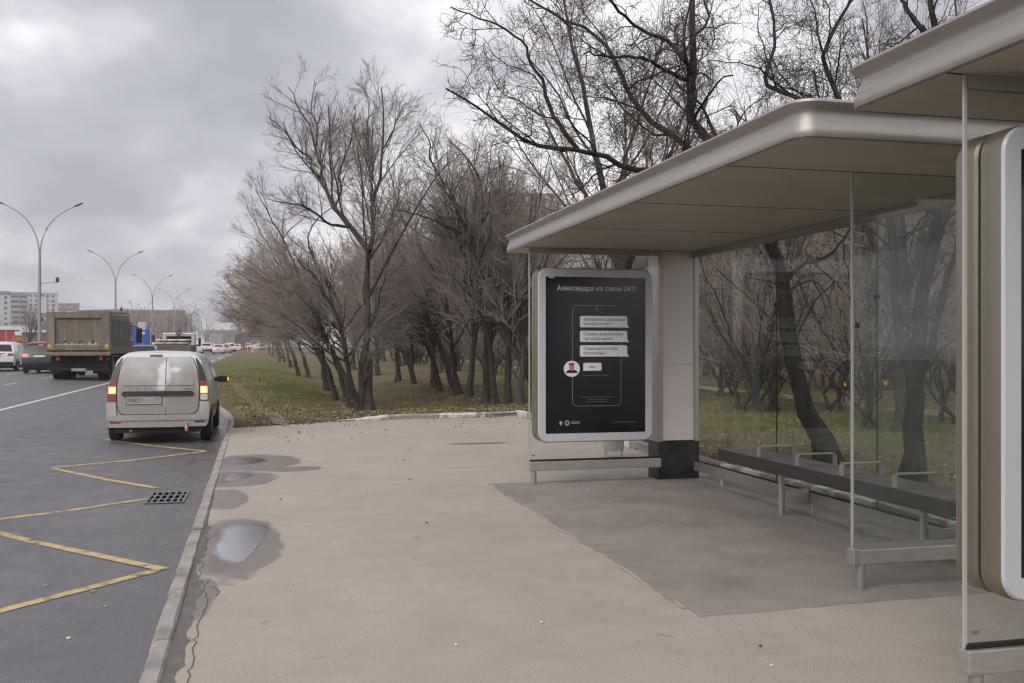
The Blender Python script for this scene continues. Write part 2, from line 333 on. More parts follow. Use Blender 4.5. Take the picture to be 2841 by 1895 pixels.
# beige pavement with damp stains
DAMP = [(-0.30, 8.15, 0.42, 1.25), (-0.20, 13.9, 0.62, 1.05), (-0.42, 12.2, 0.5, 0.75), (0.25, 13.0, 0.42, 0.28), (-0.45, 10.6, 0.24, 0.75), (3.3, 15.7, 0.55, 0.16), (-0.45, 6.5, 0.12, 0.6)]
m, nd, lk, bs, vec = ground_mat('pavement_asphalt', 0, 0, 0)
big = noise(nd, lk, vec, 0.45, 6, 0.65); mid_ = noise(nd, lk, vec, 2.6, 8, 0.7); fine = noise(nd, lk, vec, 75, 4, 0.75)
c = ramp(nd, lk, big, [(0.3, (0.345, 0.30, 0.252)), (0.72, (0.455, 0.40, 0.338))])
c = mixc(nd, lk, maprange(nd, lk, mid_, 0.42, 0.72, 0, 0.6), c, (0.30, 0.255, 0.215))
c = mixc(nd, lk, maprange(nd, lk, fine, 0.45, 0.68, 0.0, 0.55), c, (0.25, 0.215, 0.19))
c = mixc(nd, lk, maprange(nd, lk, fine, 0.5, 0.3, 0.0, 0.4), c, (0.52, 0.465, 0.415))
c = mixc(nd, lk, maprange(nd, lk, noise(nd, lk, vec, 14, 5, 0.7), 0.55, 0.75, 0.0, 0.35), c, (0.28, 0.24, 0.21))
vg = N(nd, 'ShaderNodeTexVoronoi', feature='F1'); vg.inputs['Scale'].default_value = 1.15; lk.new(vec, vg.inputs['Vector'])
gum = M(nd, lk, 'MULTIPLY', maprange(nd, lk, vg.outputs['Distance'], 0.018, 0.035, 1.0, 0.0), 0.75)
c = mixc(nd, lk, gum, c, mixc(nd, lk, maprange(nd, lk, noise(nd, lk, vec, 1.3, 1), 0.48, 0.52), (0.10, 0.09, 0.085), (0.58, 0.54, 0.49)))
smear = M(nd, lk, 'MULTIPLY', maprange(nd, lk, noise(nd, lk, vec, 5.5, 3, 0.5, 0.8), 0.66, 0.74), maprange(nd, lk, noise(nd, lk, vec, 0.8, 2), 0.42, 0.56, 0, 0.6))
c = mixc(nd, lk, smear, c, (0.21, 0.185, 0.165))
dm = blobs(nd, lk, vec, DAMP, 0.95, 2.6)
damp = maprange(nd, lk, dm, 0.0, 0.10)
c = mixc(nd, lk, M(nd, lk, 'MULTIPLY', damp, 0.85), c, (0.17, 0.145, 0.13))
lk.new(c, bs.inputs['Base Color'])
lk.new(maprange(nd, lk, damp, 0, 1, 0.82, 0.42), bs.inputs['Roughness'])
bp = N(nd, 'ShaderNodeBump'); bp.inputs['Strength'].default_value = 0.3; bp.inputs['Distance'].default_value = 0.006; lk.new(fine, bp.inputs['Height']); lk.new(bp.outputs[0], bs.inputs['Normal'])

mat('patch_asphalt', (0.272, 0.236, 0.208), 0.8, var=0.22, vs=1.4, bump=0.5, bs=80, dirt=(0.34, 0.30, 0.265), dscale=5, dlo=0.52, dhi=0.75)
mat('seam_asphalt', (0.16, 0.145, 0.135), 0.75, var=0.25, vs=6, bump=0.7, bs=70)
mat('crack_dark', (0.09, 0.08, 0.073), 0.9)
mat('crust', (0.42, 0.38, 0.34), 0.85, var=0.15, vs=9)
def worn_paint(name, col, lo, hi):
    m, nd, lk, bs, vec = ground_mat(name, 0, 0, 0)
    f = noise(nd, lk, vec, 7, 7, 0.7); g = noise(nd, lk, vec, 90, 3, 0.7)
    k = maprange(nd, lk, M(nd, lk, 'ADD', M(nd, lk, 'MULTIPLY', f, 0.75), M(nd, lk, 'MULTIPLY', g, 0.25)), lo, hi)
    lk.new(mixc(nd, lk, k, col, (0.12, 0.11, 0.112)), bs.inputs['Base Color']); bs.inputs['Roughness'].default_value = 0.6
worn_paint('yellow_paint', (0.55, 0.40, 0.16), 0.49, 0.60)
worn_paint('white_paint', (0.60, 0.59, 0.60), 0.52, 0.64)

# lawn
m, nd, lk, bs, vec = ground_mat('lawn_ground', 0, 0, 0)
big = noise(nd, lk, vec, 0.16, 5, 0.6, 0.4); mid_ = noise(nd, lk, vec, 1.3, 6, 0.65); fine = noise(nd, lk, vec, 28, 4, 0.7)
c = ramp(nd, lk, mid_, [(0.28, (0.115, 0.092, 0.054)), (0.5, (0.175, 0.143, 0.078)), (0.72, (0.25, 0.20, 0.115))])
green = maprange(nd, lk, M(nd, lk, 'ADD', M(nd, lk, 'ADD', M(nd, lk, 'MULTIPLY', big, 0.7), M(nd, lk, 'MULTIPLY', mid_, 0.3)), M(nd, lk, 'MULTIPLY', maprange(nd, lk, blobs(nd, lk, vec, [(0.4, 42, 1.7, 15), (-1.5, 70, 3, 30), (14, 40, 4.0, 24), (11, 17, 3, 5)], 0.8, 0.4), 0.0, 0.5), 0.22)), 0.53, 0.66)
c = mixc(nd, lk, green, c, ramp(nd, lk, fine, [(0.3, (0.100, 0.118, 0.036)), (0.7, (0.182, 0.195, 0.068))]))
sp = N(nd, 'ShaderNodeSeparateXYZ'); lk.new(vec, sp.inputs[0])
soil = maprange(nd, lk, M(nd, lk, 'ADD', blobs(nd, lk, vec, [(0.6, 20.6, 1.9, 1.3), (2.6, 22.0, 2.2, 0.9), (5.2, 22.6, 1.6, 0.8), (5.9, 15.0, 0.35, 8.0), (6.2, 33, 2.2, 13), (7.1, 11.4, 0.9, 0.9), (2.3, 27, 1.2, 5.0)], 1.6, 0.9), 0.0), 0.0, 0.6)
c = mixc(nd, lk, M(nd, lk, 'MULTIPLY', soil, 0.85), c, ramp(nd, lk, fine, [(0.3, (0.07, 0.053, 0.040)), (0.72, (0.175, 0.13, 0.09))]))
lk.new(c, bs.inputs['Base Color']); bs.inputs['Roughness'].default_value = 0.95; bs.inputs['Specular IOR Level'].default_value = 0.1
bp = N(nd, 'ShaderNodeBump'); bp.inputs['Strength'].default_value = 0.8; bp.inputs['Distance'].default_value = 0.06; lk.new(fine, bp.inputs['Height']); lk.new(bp.outputs[0], bs.inputs['Normal'])
mat('path_ground', (0.30, 0.265, 0.235), 0.95, var=0.2, vs=2.5, bump=0.4, bs=30, dirt=(0.14, 0.115, 0.075), dscale=2.0, dlo=0.5, dhi=0.72)
mat('trodden_ground', (0.22, 0.195, 0.168), 0.95, var=0.2, vs=4, bump=0.4, bs=40, dirt=(0.13, 0.105, 0.062), dscale=3.5, dlo=0.42, dhi=0.6)
mat('far_ground', (0.14, 0.125, 0.10), 1.0, var=0.2, vs=0.05)

# --- far terrain under everything
b = MB(); rows = []
for y in [-150, -40, 0, 60, 120, 200, 300, 420, 600, 900, 3000]:
    rows.append([(x, y, -0.9 + (0 if y < 120 else min(1.2, (y - 120) * 0.0036))) for x in [-2500, -600, -200, -90, -38, -10, 20, 60, 120, 300, 800, 2500]])
tag(b.grid(rows).build('ground', 'far_ground'), kind='structure')
# --- road sheet
ys = list(np.arange(-30, 30, 1.0)) + list(np.arange(30, 110, 4.0)) + list(np.arange(110, 421, 15.0))
b = MB(); rows = []
for y in ys:
    e = edge(y) + 0.04; xs = [e] + [e - q for q in (0.7, 1.2, 2, 3, 4.2, 5.4, 6.6, 7.9, 9.2, 11, 13, 16, 20, 26, 34)]
    rows.append([(x, y, roadz(x, y) if x < e - 0.01 else -0.13 + rise(y) + (0.034 * min(max(0, -0.8 - x - 1.2), 7.5))) for x in xs])
road = tag(b.grid(rows).build('road', 'road_asphalt', smooth=180), kind='structure')
def strip(name, pts, wd, m, parent, dz=0.004, zf=roadz, step=0.35):
    P = []
    for (a, c2) in zip(pts[:-1], pts[1:]):
        L = math.hypot(c2[0] - a[0], c2[1] - a[1]); k = max(1, int(L / step))
        P += [(a[0] + (c2[0] - a[0]) * i / k, a[1] + (c2[1] - a[1]) * i / k) for i in range(k)]
    P.append(pts[-1]); rows = []
    for i, p in enumerate(P):
        q0, q1 = P[max(0, i - 1)], P[min(len(P) - 1, i + 1)]; dx, dy = q1[0] - q0[0], q1[1] - q0[1]; L = math.hypot(dx, dy) + 1e-9
        nx, ny = -dy / L * wd / 2, dx / L * wd / 2
        rows.append([(p[0] + nx, p[1] + ny, zf(p[0] + nx, p[1] + ny) + dz), (p[0] - nx, p[1] - ny, zf(p[0] - nx, p[1] - ny) + dz)])
    return MB().grid(rows).build(name, m, parent)
ZIG = [[(-2.9, 1.2), (-0.72, 3.3)], [(-0.72, 3.3), (-2.9, 5.55)], [(-2.88, 5.6), (-0.84, 7.93)], [(-0.80, 7.95), (-2.55, 9.95)], [(-2.62, 9.85), (-2.87, 10.25), (-1.32, 11.68)],
       [(-1.32, 12.5), (-2.9, 14.6)], [(-2.92, 14.7), (-1.02, 16.7)], [(-1.05, 16.75), (-2.9, 18.9)], [(-2.9, 19.0), (-1.1, 21.1)]]
for z in ZIG: strip('yellow_zigzag_marking', z, 0.10, 'yellow_paint', road)
strip('lane_line_marking', [(-6.1, -10), (-6.55, 45), (-7.0, 75)], 0.14, 'white_paint', road, step=2)
for y in np.arange(-6, 150, 6.5): strip('dashed_lane_marking', [(-9.2 - 0.009 * y, y), (-9.2 - 0.009 * (y + 2.2), y + 2.2)], 0.13, 'white_paint', road, step=2)
for y in np.arange(-5, 150, 6.5): strip('dashed_lane_marking', [(-12.3 - 0.009 * y, y), (-12.3 - 0.009 * (y + 2.2), y + 2.2)], 0.13, 'white_paint', road, step=2)
for y in np.arange(-4, 150, 6.5): strip('dashed_lane_marking', [(-15.4 - 0.009 * y, y), (-15.4 - 0.009 * (y + 2.2), y + 2.2)], 0.13, 'white_paint', road, step=2)
strip('side_lane_marking', [(-5.3, 78), (-5.5, 105)], 0.16, 'white_paint', road, step=4)
strip('side_lane_marking', [(-6.9, 92), (-6.0, 150)], 0.16, 'white_paint', road, step=4)
strip('arrow_marking', [(-5.6, 112), (-5.6, 122)], 0.3, 'white_paint', road, step=4)
# --- kerb along the bay
def kerb_run(kerb, path, wd, ztop, depth, lens, mats, name='kerb_stone', jit=0.004, wear=0.012):
    """stones laid end to end along a polyline (inner side = right of travel)"""
    cum = [0.0]
    for a, c2 in zip(path[:-1], path[1:]): cum.append(cum[-1] + math.hypot(c2[0] - a[0], c2[1] - a[1]))
    def pt(s):
        i = max(0, min(len(path) - 2, int(np.searchsorted(cum, s) - 1))); t = (s - cum[i]) / (cum[i + 1] - cum[i])
        a, c2 = path[i], path[i + 1]; return (a[0] + (c2[0] - a[0]) * t, a[1] + (c2[1] - a[1]) * t)
    s, k = 0.0, 0
    while s < cum[-1] - 0.2:
        L = lens(k); e = min(s + L - 0.022, cum[-1]); p, q = pt(s), pt(e); dx, dy = q[0] - p[0], q[1] - p[1]; D = math.hypot(dx, dy)
        nx, ny = dy / D, -dx / D; z = ztop(*p) + rnd.uniform(-jit, jit); z2 = ztop(*q) + rnd.uniform(-jit, jit); ox = rnd.uniform(-jit, jit)
        rings = []
        for t in np.linspace(0, 1, 7):
            px, py, zt = p[0] + dx * t + nx * ox, p[1] + dy * t + ny * ox, z + (z2 - z) * t
            j = lambda a=wear: rnd.uniform(-a, a) * 0.5
            rings.append([(px, py, zt - depth), (px + j(), py + j(), zt - 0.03), (px + nx * 0.022 + j(), py + ny * 0.022, zt + j() * 0.5),
                          (px + nx * (wd - 0.012) + j(), py + ny * (wd - 0.012), zt + j() * 0.5), (px + nx * wd, py + ny * wd, zt - 0.015), (px + nx * wd, py + ny * wd, zt - depth)])
        MB().loft(rings).build(name, mats(k), kerb, smooth=35)
        s += L; k += 1
kerb = tag(bpy.data.objects.new('kerb', None), kind='structure'); COL.objects.link(kerb)
kp = [(edge(y), y) for y in list(np.arange(-12, 24, 1.0)) + list(np.arange(24, 60, 2.0))]
kerb_run(kerb, kp, 0.105, lambda x, y: 0.004 + (0 if y < 22 else (roadz(x, y) + 0.13)), 0.2, lambda k: 1.1, lambda k: 'kerb_stone', jit=0.007, wear=0.009)
far_k = [(edge(y), y) for y in np.arange(58, 300, 8.0)]
b = MB(); rings = [[(x, y, roadz(x, y) - 0.1), (x, y, roadz(x, y) + 0.12), (x + 0.15, y, roadz(x, y) + 0.13), (x + 0.15, y, roadz(x, y) - 0.1)] for x, y in far_k]
b.loft(rings).build('kerb_line', 'kerb_stone', kerb)
backk = tag(bpy.data.objects.new('painted_kerb', None), kind='structure'); COL.objects.link(backk)
kerb_run(backk, [(5.60, 21.92), (5.60, -8)], 0.13, lambda x, y: 0.125, 0.2, lambda k: 1.06, lambda k: 'kerb_white' if k % 2 == 0 else 'kerb_grey', wear=0.035)
kerb_run(backk, [(5.58, 21.78), (4.75, 21.58), (3.7, 21.56), (2.5, 21.42)][::-1], 0.13, lambda x, y: 0.10, 0.2, lambda k: 1.08, lambda k: 'kerb_grey' if k % 2 == 0 else 'kerb_white', wear=0.035) if False else None
b_path = [(1.45, 21.13), (2.5, 21.36), (3.62, 21.52), (4.72, 21.60), (5.62, 21.90)]
for k, (p, q) in enumerate(zip(b_path[:-1], b_path[1:])):
    dx, dy = q[0] - p[0], q[1] - p[1]; D = math.hypot(dx, dy); nx, ny = -dy / D, dx / D; rings = []
    for t in np.linspace(0.008, 0.992, 8):
        px, py = p[0] + dx * t, p[1] + dy * t; zt = 0.10 * (1 if k else 0.15 + 0.85 * t) ; j = lambda: rnd.uniform(-0.012, 0.012)
        rings.append([(px, py, -0.1), (px + nx * 0.01 + j(), py + j(), zt - 0.03 + j() * .5), (px + nx * 0.03, py + 0.03 + j(), zt + j() * .6), (px + nx * 0.12, py + ny * 0.12 + j(), zt + j() * .6), (px + nx * 0.14, py + ny * 0.14, -0.1)])
    MB().loft(rings).build('kerb_stone', 'kerb_white' if k % 2 == 0 else 'kerb_grey', backk, smooth=35)
# --- pavement slab with its broken edge
SEAM = [(-14, -0.16), (0, -0.36), (4.86, -0.425), (5.55, -0.43), (6.41, -0.45), (6.83, -0.44), (7.5, -0.515), (8.2, -0.485), (8.77, -0.52), (9.3, -0.55), (11.5, -0.60), (13.7, -0.635), (17.8, -0.70), (19.85, -0.735)]
poly = []
y = -14.0
while y < 19.8:
    amp = 0.022 if y < 9 else 0.004
    poly.append((interp(SEAM, y) + rnd.uniform(-amp, amp) + (0.012 * sin(y * 5) if y < 9 else 0), y)); y += 0.09 if y > 2 else 0.5
for x in np.arange(-0.7, 5.7, 0.2): poly.append((float(x), pave_end(float(x)) + rnd.uniform(-0.02, 0.02)))
poly += [(5.64, 21.9), (5.64, -14)]
pave = tag(MB().prism([(p[0], p[1]) for p in poly][::-1], 0.0, -0.09, 'z').build('pavement', 'pavement_asphalt'), kind='structure')
b = MB(); b.grid([[(edge(y) + 0.09, y, -0.014), (edge(y) + 0.40, y, -0.016)] for y in np.arange(-14, 21, 1.0)]).build('seam_strip', 'seam_asphalt', pave)
def jag(y0, y1, x0, x1, amp, seed, step=0.07):
    r = random.Random(seed); pts = []; y = y0; dx = 0
    while y < y1:
        t = (y - y0) / (y1 - y0); dx = dx * 0.6 + r.uniform(-amp, amp); pts.append((x0 + (x1 - x0) * t + dx, y)); y += step * r.uniform(0.6, 1.4)
    return pts
flat = lambda x, y: 0.0
strip('crack', jag(4.2, 7.0, -0.385, -0.42, 0.022, 3), 0.006, 'crack_dark', pave, 0.0025, flat, 9)
strip('crack', jag(7.0, 9.0, -0.49, -0.50, 0.022, 5), 0.005, 'crack_dark', pave, 0.0025, flat, 9)
strip('crack', [(-0.34, 4.6), (-0.37, 4.75), (-0.40, 4.72), (-0.44, 4.8)], 0.005, 'crack_dark', pave, 0.0025, flat, 9)
strip('crack', [(-0.41, 6.75), (-0.36, 6.72), (-0.32, 6.6), (-0.335, 6.48)], 0.007, 'crack_dark', pave, 0.0025, flat, 9)
strip('crack', [(2.0, 12.75), (2.45, 12.62), (2.9, 12.6)], 0.01, 'crack_dark', pave, 0.0025, flat, 9)
# darker asphalt patch under the shelter
rp = random.Random(12)
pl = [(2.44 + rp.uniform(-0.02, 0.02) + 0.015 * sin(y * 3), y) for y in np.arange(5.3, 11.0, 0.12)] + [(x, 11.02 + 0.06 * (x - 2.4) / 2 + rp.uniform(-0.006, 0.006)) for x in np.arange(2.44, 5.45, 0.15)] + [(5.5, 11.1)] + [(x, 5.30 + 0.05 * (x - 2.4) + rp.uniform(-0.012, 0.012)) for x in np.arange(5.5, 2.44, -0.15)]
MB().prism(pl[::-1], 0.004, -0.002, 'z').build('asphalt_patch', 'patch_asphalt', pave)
for (y0, y1) in ((7.55, 8.35), (8.75, 9.15), (9.8, 10.1), (6.2, 6.75), (5.5, 5.7)):
    strip('patch_edge_crust', [(2.425 + 0.012 * sin(q * 9), q) for q in np.arange(y0, y1, 0.06)], 0.022, 'crust', pave, 0.0055, flat, 9)
strip('crack', [(2.43, 10.97), (3.3, 11.05), (4.45, 11.09)], 0.007, 'crack_dark', pave, 0.0055, flat, 9)
# puddles: thin water films
def puddle(name, pts, label, m='puddle_water'):
    n = len(pts); out_ = []
    for i in range(n):
        p0, p1, p2, p3 = [np.array(pts[(i + k) % n]) for k in (-1, 0, 1, 2)]
        for t in np.linspace(0, 1, 7)[:-1]:
            q = 0.5 * (2 * p1 + (p2 - p0) * t + (2 * p0 - 5 * p1 + 4 * p2 - p3) * t * t + (3 * p1 - p0 - 3 * p2 + p3) * t ** 3)
            out_.append((q[0] + rnd.uniform(-.008, .008), q[1] + rnd.uniform(-.012, .012)))
    return tag(MB().prism(out_, 0.0035, 0.001, 'z').build(name, m), label, 'puddle', None, 'structure')
pm_ = bpy.data.materials.new('puddle_water'); pm_.use_nodes = True; MATS['puddle_water'] = pm_; nd, lk = pm_.node_tree.nodes, pm_.node_tree.links
for n in list(nd): nd.remove(n)
o_ = N(nd, 'ShaderNodeOutputMaterial'); tr = N(nd, 'ShaderNodeBsdfTransparent'); tr.inputs[0].default_value = (0.97, 0.965, 0.96, 1); gl = N(nd, 'ShaderNodeBsdfGlossy'); gl.inputs['Roughness'].default_value = 0.15
fr = N(nd, 'ShaderNodeFresnel'); fr.inputs[0].default_value = 1.33
pvec = N(nd, 'ShaderNodeTexCoord').outputs['Object']; pmask = maprange(nd, lk, blobs(nd, lk, pvec, [(-0.21, 8.2, 0.24, 0.95), (-0.30, 14.05, 0.27, 0.5), (-0.38, 12.3, 0.18, 0.5)], 1.1, 2.2), 0.0, 0.30)
mx = N(nd, 'ShaderNodeMixShader'); lk.new(M(nd, lk, 'MULTIPLY', fr.outputs[0], pmask), mx.inputs[0]); lk.new(tr.outputs[0], mx.inputs[1]); lk.new(gl.outputs[0], mx.inputs[2]); lk.new(mx.outputs[0], o_.inputs[0])
puddle('puddle', [(-0.48, 8.75), (-0.33, 9.12), (-0.12, 9.08), (0.0, 8.85), (-0.06, 8.35), (-0.14, 7.75), (-0.26, 7.3), (-0.40, 7.2), (-0.45, 7.6), (-0.42, 8.2)], 'large puddle on the beige pavement beside the cracked kerb edge')
puddle('puddle', [(-0.62, 14.5), (-0.35, 14.6), (-0.12, 14.3), (-0.05, 13.95), (-0.3, 13.65), (-0.58, 13.6)], 'small puddle on the pavement furthest towards the van')
puddle('puddle', [(-0.58, 12.75), (-0.35, 12.8), (-0.18, 12.5), (-0.38, 12.1), (-0.56, 11.8)], 'narrow puddle on the pavement level with the drain grate')
# drain grate in the gutter
gx0, gx1, gy0, gy1 = -1.34, -0.92, 11.28, 12.12
gr = empty('drain_grate', (0, 0, 0), 0, 'square iron drain grate in the gutter by the kerb', 'drain grate')
zt = lambda x: roadz(x, 11.7) + 0.006
MB().box(gx0 + .02, gx1 - .02, gy0 + .02, gy1 - .02, zt(-1.1) - 0.004, zt(-1.1) - 0.001).build('pit_shade', 'pit_shade', gr)  # thin black plate under the bars, its colour stands for the hole's shade
zc = zt(-1.1); b = MB()
b.box(gx0, gx1, gy0, gy0 + .05, zc - .001, zc + .008); b.box(gx0, gx1, gy1 - .05, gy1, zc - .001, zc + .008); b.box(gx0, gx0 + .028, gy0 + .05, gy1 - .05, zc - .001, zc + .008); b.box(gx1 - .028, gx1, gy0 + .05, gy1 - .05, zc - .001, zc + .008)
b.build('frame', 'iron', gr)
for i in range(1, 6):
    x = gx0 + (gx1 - gx0) * i / 6; MB().box(x - .012, x + .012, gy0 + .05, gy1 - .05, zc - .001, zc + .007).build('bar', 'iron', gr)
for i in (1, 2):
    y = gy0 + (gy1 - gy0) * i / 3; MB().box(gx0 + .028, gx1 - .028, y - .022, y + .022, zc - .001, zc + .006).build('cross_bar', 'iron', gr)
# --- lawn: follows the road edge and the pavement edge
b = MB(); rows = []
us = [-0.7, -0.3, 0, 0.4, 0.8, 1.3, 1.9, 2.5, 3.1, 3.7, 4.3, 5.0, 5.7, 6.3, 7, 8, 9.5, 11, 13, 16, 20, 26, 34, 45, 60, 90]
vs_ = [0, 0.4, 0.9, 1.5, 2.2, 3, 4, 5, 6, 7.2, 8.5, 10, 12, 14, 17, 20, 24, 28, 33, 39, 46, 55, 65, 80, 100, 125, 160, 210, 280, 380]
for v in vs_:
    r = []
    for u in us:
        y = pave_end(u) * (1 - min(1, v / 8)) + 21.0 * min(1, v / 8) + v
        e = edge(y) + 0.10; x = u + (e + 0.7) * max(0.0, 1 - (u + 0.7) / 9)
        r.append((x, y, lawnz(x, y) if u > -0.69 else roadz(x, y) + 0.115 if y > 24 else 0.0))
    rows.append(r)
b.grid(rows)
rows = []
for y in list(np.arange(-14, 21, 0.8)) + [21.9, 22.3]:
    rows.append([(x, y, lawnz(x, y) + (0.03 if x < 6 else 0)) for x in (5.7, 6.0, 6.5, 7, 7.6, 8.4, 9.4, 10.5, 12, 14, 17, 21, 26, 34, 45, 60, 90)])
b.grid(rows)
lawn = tag(b.build('lawn', 'lawn_ground', smooth=180), kind='structure')
# trodden paths
strip('trodden_path', [(0.22, 20.3), (0.12, 21.5), (-0.05, 23.2), (-0.3, 25.2), (-0.42, 27.5), (-0.75, 30.5), (-1.3, 36)], 0.30, 'trodden_ground', None, 0.012, lawnz, 0.5)['kind'] = 'structure'
pp = strip('path', [(16.5, -5), (15.2, 10), (14.8, 19), (15.4, 34), (16.5, 60), (19, 110)], 1.1, 'path_ground', None, 0.015, lawnz, 1.0); pp['kind'] = 'structure'
# --- fallen leaves, twigs and grass tufts
rg = np.random.default_rng(5)
def scatter(n, xs, ys, ok):
    P = []
    while len(P) < n:
        x, y = rg.uniform(*xs), rg.uniform(*ys)
        if ok(x, y): P.append((x, y))
    return P
def on_lawn(x, y):
    return x > edge(y) + 0.3 and not (x < 5.75 and y < pave_end(x) + 0.08)
mat('dead_leaf', (0.33, 0.235, 0.13), 0.8, var=0.5, vs=2.1)
mat('grass_blade', (0.19, 0.172, 0.078), 0.8, var=0.5, vs=0.9)
edge_pts = [(x, pave_end(x) + rg.normal(0.0, 0.16)) for x in rg.uniform(-0.65, 5.4, 420)] + [(5.5 - abs(rg.normal(0, .12)), y) for y in rg.uniform(4, 21, 90)] + [(rg.uniform(-.4, 5), 21 - rg.gamma(1.5, 1.6)) for _ in range(60)]
pts = edge_pts + scatter(3200, (-2, 20), (3, 45), on_lawn) + scatter(1100, (-0.8, 7), (19.8, 25), on_lawn) + scatter(500, (5.8, 8), (6, 21), on_lawn)
V, Q = [], []
for x, y in pts:
    s = rg.uniform(0.018, 0.045); a = rg.uniform(0, 2 * pi); z = max(lawnz(x, y) + 0.03, 0.008) if on_lawn(x, y) else 0.008; t1, t2 = rg.uniform(-.5, .5, 2); k = len(V)
    for (u, v) in ((-1, 0), (0, -.6), (1, 0), (0, .6)):
        dx, dy = s * (u * cos(a) - v * sin(a)), s * (u * sin(a) + v * cos(a)); V.append((x + dx, y + dy, z + dx * t1 + dy * t2 + (0.01 if v else 0)))
    Q.append((k, k + 1, k + 2, k + 3))
tag(link('fallen_leaves', np_mesh('fallen_leaves', V, Q, False), 'dead_leaf'), 'pale brown fallen leaves scattered over the grass', 'leaves', None, 'stuff')
n = 60000; X = np.concatenate([rg.uniform(5.8, 18, n), rg.uniform(-4, 14, n)]); Y = np.concatenate([rg.uniform(4, 26, n), 20.5 + rg.gamma(2.0, 6.5, n)])
keep = np.array([on_lawn(x, y) and y < 60 for x, y in zip(X, Y)]); X, Y = X[keep], Y[keep]
Z = np.array([lawnz(x, y) for x, y in zip(X, Y)]); n = len(X); a = rg.uniform(0, 2 * pi, n); h = rg.uniform(0.025, 0.07, n); wd = rg.uniform(0.004, 0.009, n) * (1 + Y / 30)
L = rg.normal(0, 0.025, (n, 2)); dx, dy = np.cos(a) * wd, np.sin(a) * wd
V = np.stack([np.stack([X - dx, Y - dy, Z - .005], 1), np.stack([X + dx, Y + dy, Z - .005], 1), np.stack([X + L[:, 0], Y + L[:, 1], Z + h], 1)], 1).reshape(-1, 3)
tag(link('grass', np_mesh('grass', V, np.arange(3 * n).reshape(n, 3), False), 'grass_blade'), 'short worn grass of the lawn behind the stop', 'grass', None, 'stuff')
# crumbs of litter on the pavement
mat('litter_pale', (0.7, 0.68, 0.62), 0.8); mat('litter_dark', (0.06, 0.05, 0.04), 0.9); mat('litter_leaf', (0.45, 0.34, 0.14), 0.8, var=0.3, vs=30)
LIT = [(-1.56, 7.6, .035, 'leaf'), (-1.15, 6.2, .03, 'pale'), (-1.2, 7.35, .035, 'leaf'), (-1.6, 17.2, .04, 'leaf'), (-1.45, 10.9, .03, 'leaf'), (-1.0, 5.3, .02, 'dark'), (-1.05, 6.9, .02, 'leaf'), (3.4, 10.3, .05, 'leaf'), (1.6, 11.6, .03, 'dark'),
       (1.95, 16.6, .03, 'pale'), (1.0, 10.9, .03, 'pale'), (1.18, 11.2, .02, 'pale'), (1.35, 8.7, .025, 'dark'), (0.1, 10.4, .03, 'dark'), (2.5, 4.7, .02, 'dark'), (2.4, 4.4, .02, 'pale'), (0.95, 5.1, .018, 'pale'), (1.5, 5.4, .018, 'pale')]
for x, y, s, k in LIT:
    s *= 0.6; zb = roadz(x, y) if x < -0.7 else 0.005
    a = rnd.uniform(0, 6); r = [(x + s * (0.6 + 0.4 * rnd.random()) * cos(a + i), y + s * (0.5 + 0.5 * rnd.random()) * sin(a + i)) for i in np.arange(0, 6.2, 1.0)]
    b = MB().prism(r, zb + 0.001, zb + 0.006 + s * .15, 'z')
    tag(b.build({'leaf': 'fallen_leaf', 'pale': 'litter_scrap', 'dark': 'pebble'}[k], 'litter_' + k), {'leaf': 'single yellowed leaf lying on the asphalt', 'pale': 'tiny pale scrap of litter lying on the asphalt', 'dark': 'small dark pebble lying on the asphalt'}[k], {'leaf': 'leaf', 'pale': 'litter', 'dark': 'pebble'}[k], {'leaf': 'leaves on the asphalt', 'pale': 'pale scraps on the asphalt', 'dark': 'dark pebbles on the asphalt'}[k])
# ================================================================== BUS SHELTERS
RX0, RX1, RY0, RY1, RZ = 2.75, 5.20, 4.74, 11.57, 2.727
YP, YN, XB = 10.85, 5.66, 4.95           # far glass panel, near glass panel, back glass wall
SL = (3.95, 8.1, 0.0)
sh = empty('bus_shelter', SL, 0, 'bronze roofed glass bus shelter with wooden bench and lit chat advert panel', 'bus shelter')
NL = (-SL[0], -SL[1], 0)
def part(b, name, m, parent=sh, **k): return b.build(name, m, parent, loc=NL if parent is sh else None, **k)
# roof: fascia swept round a rounded rectangle, ceiling panels, top sheet
prof = [(-0.03, RZ - 0.012), (-0.008, RZ - 0.010), (0.0, RZ + 0.008), (-0.002, RZ + 0.03), (-0.014, RZ + 0.066), (-0.030, RZ + 0.100), (-0.034, RZ + 0.126), (-0.020, RZ + 0.148), (0.006, RZ + 0.162), (0.016, RZ + 0.174), (0.012, RZ + 0.187), (-0.012, RZ + 0.196), (-0.06, RZ + 0.2)]
cx, cy, wx, wy = (RX0 + RX1) / 2, (RY0 + RY1) / 2, RX1 - RX0, RY1 - RY0
rings = [[(p[0], p[1], z) for p in rrect(cx, cy, wx + 2 * o, wy + 2 * o, 0.12 + o, 9)] for o, z in prof]
b = MB(); b.loft(rings, cap=False)
roof = part(b, 'roof', 'bronze', smooth=50)
MB().prism(rrect(cx, cy, wx - 0.1, wy - 0.1, 0.09, 6), RZ + 0.192, RZ + 0.199, 'z').build('roof_sheet', 'bronze_dark', roof)
MB().prism(rrect(cx, cy, wx - 0.05, wy - 0.05, 0.10, 6), RZ + 0.012, RZ + 0.018, 'z').build('ceiling_backing', 'seam_dark', roof)
cuts = [RY0 + 0.035, YN, 7.28, 8.97, YP, RY1 - 0.035]
for a, c2 in zip(cuts[:-1], cuts[1:]):
    MB().box(RX0 + 0.035, XB - 0.06, a + 0.007, c2 - 0.007, RZ - 0.012, RZ + 0.010).build('ceiling_panel', 'ceiling', roof)
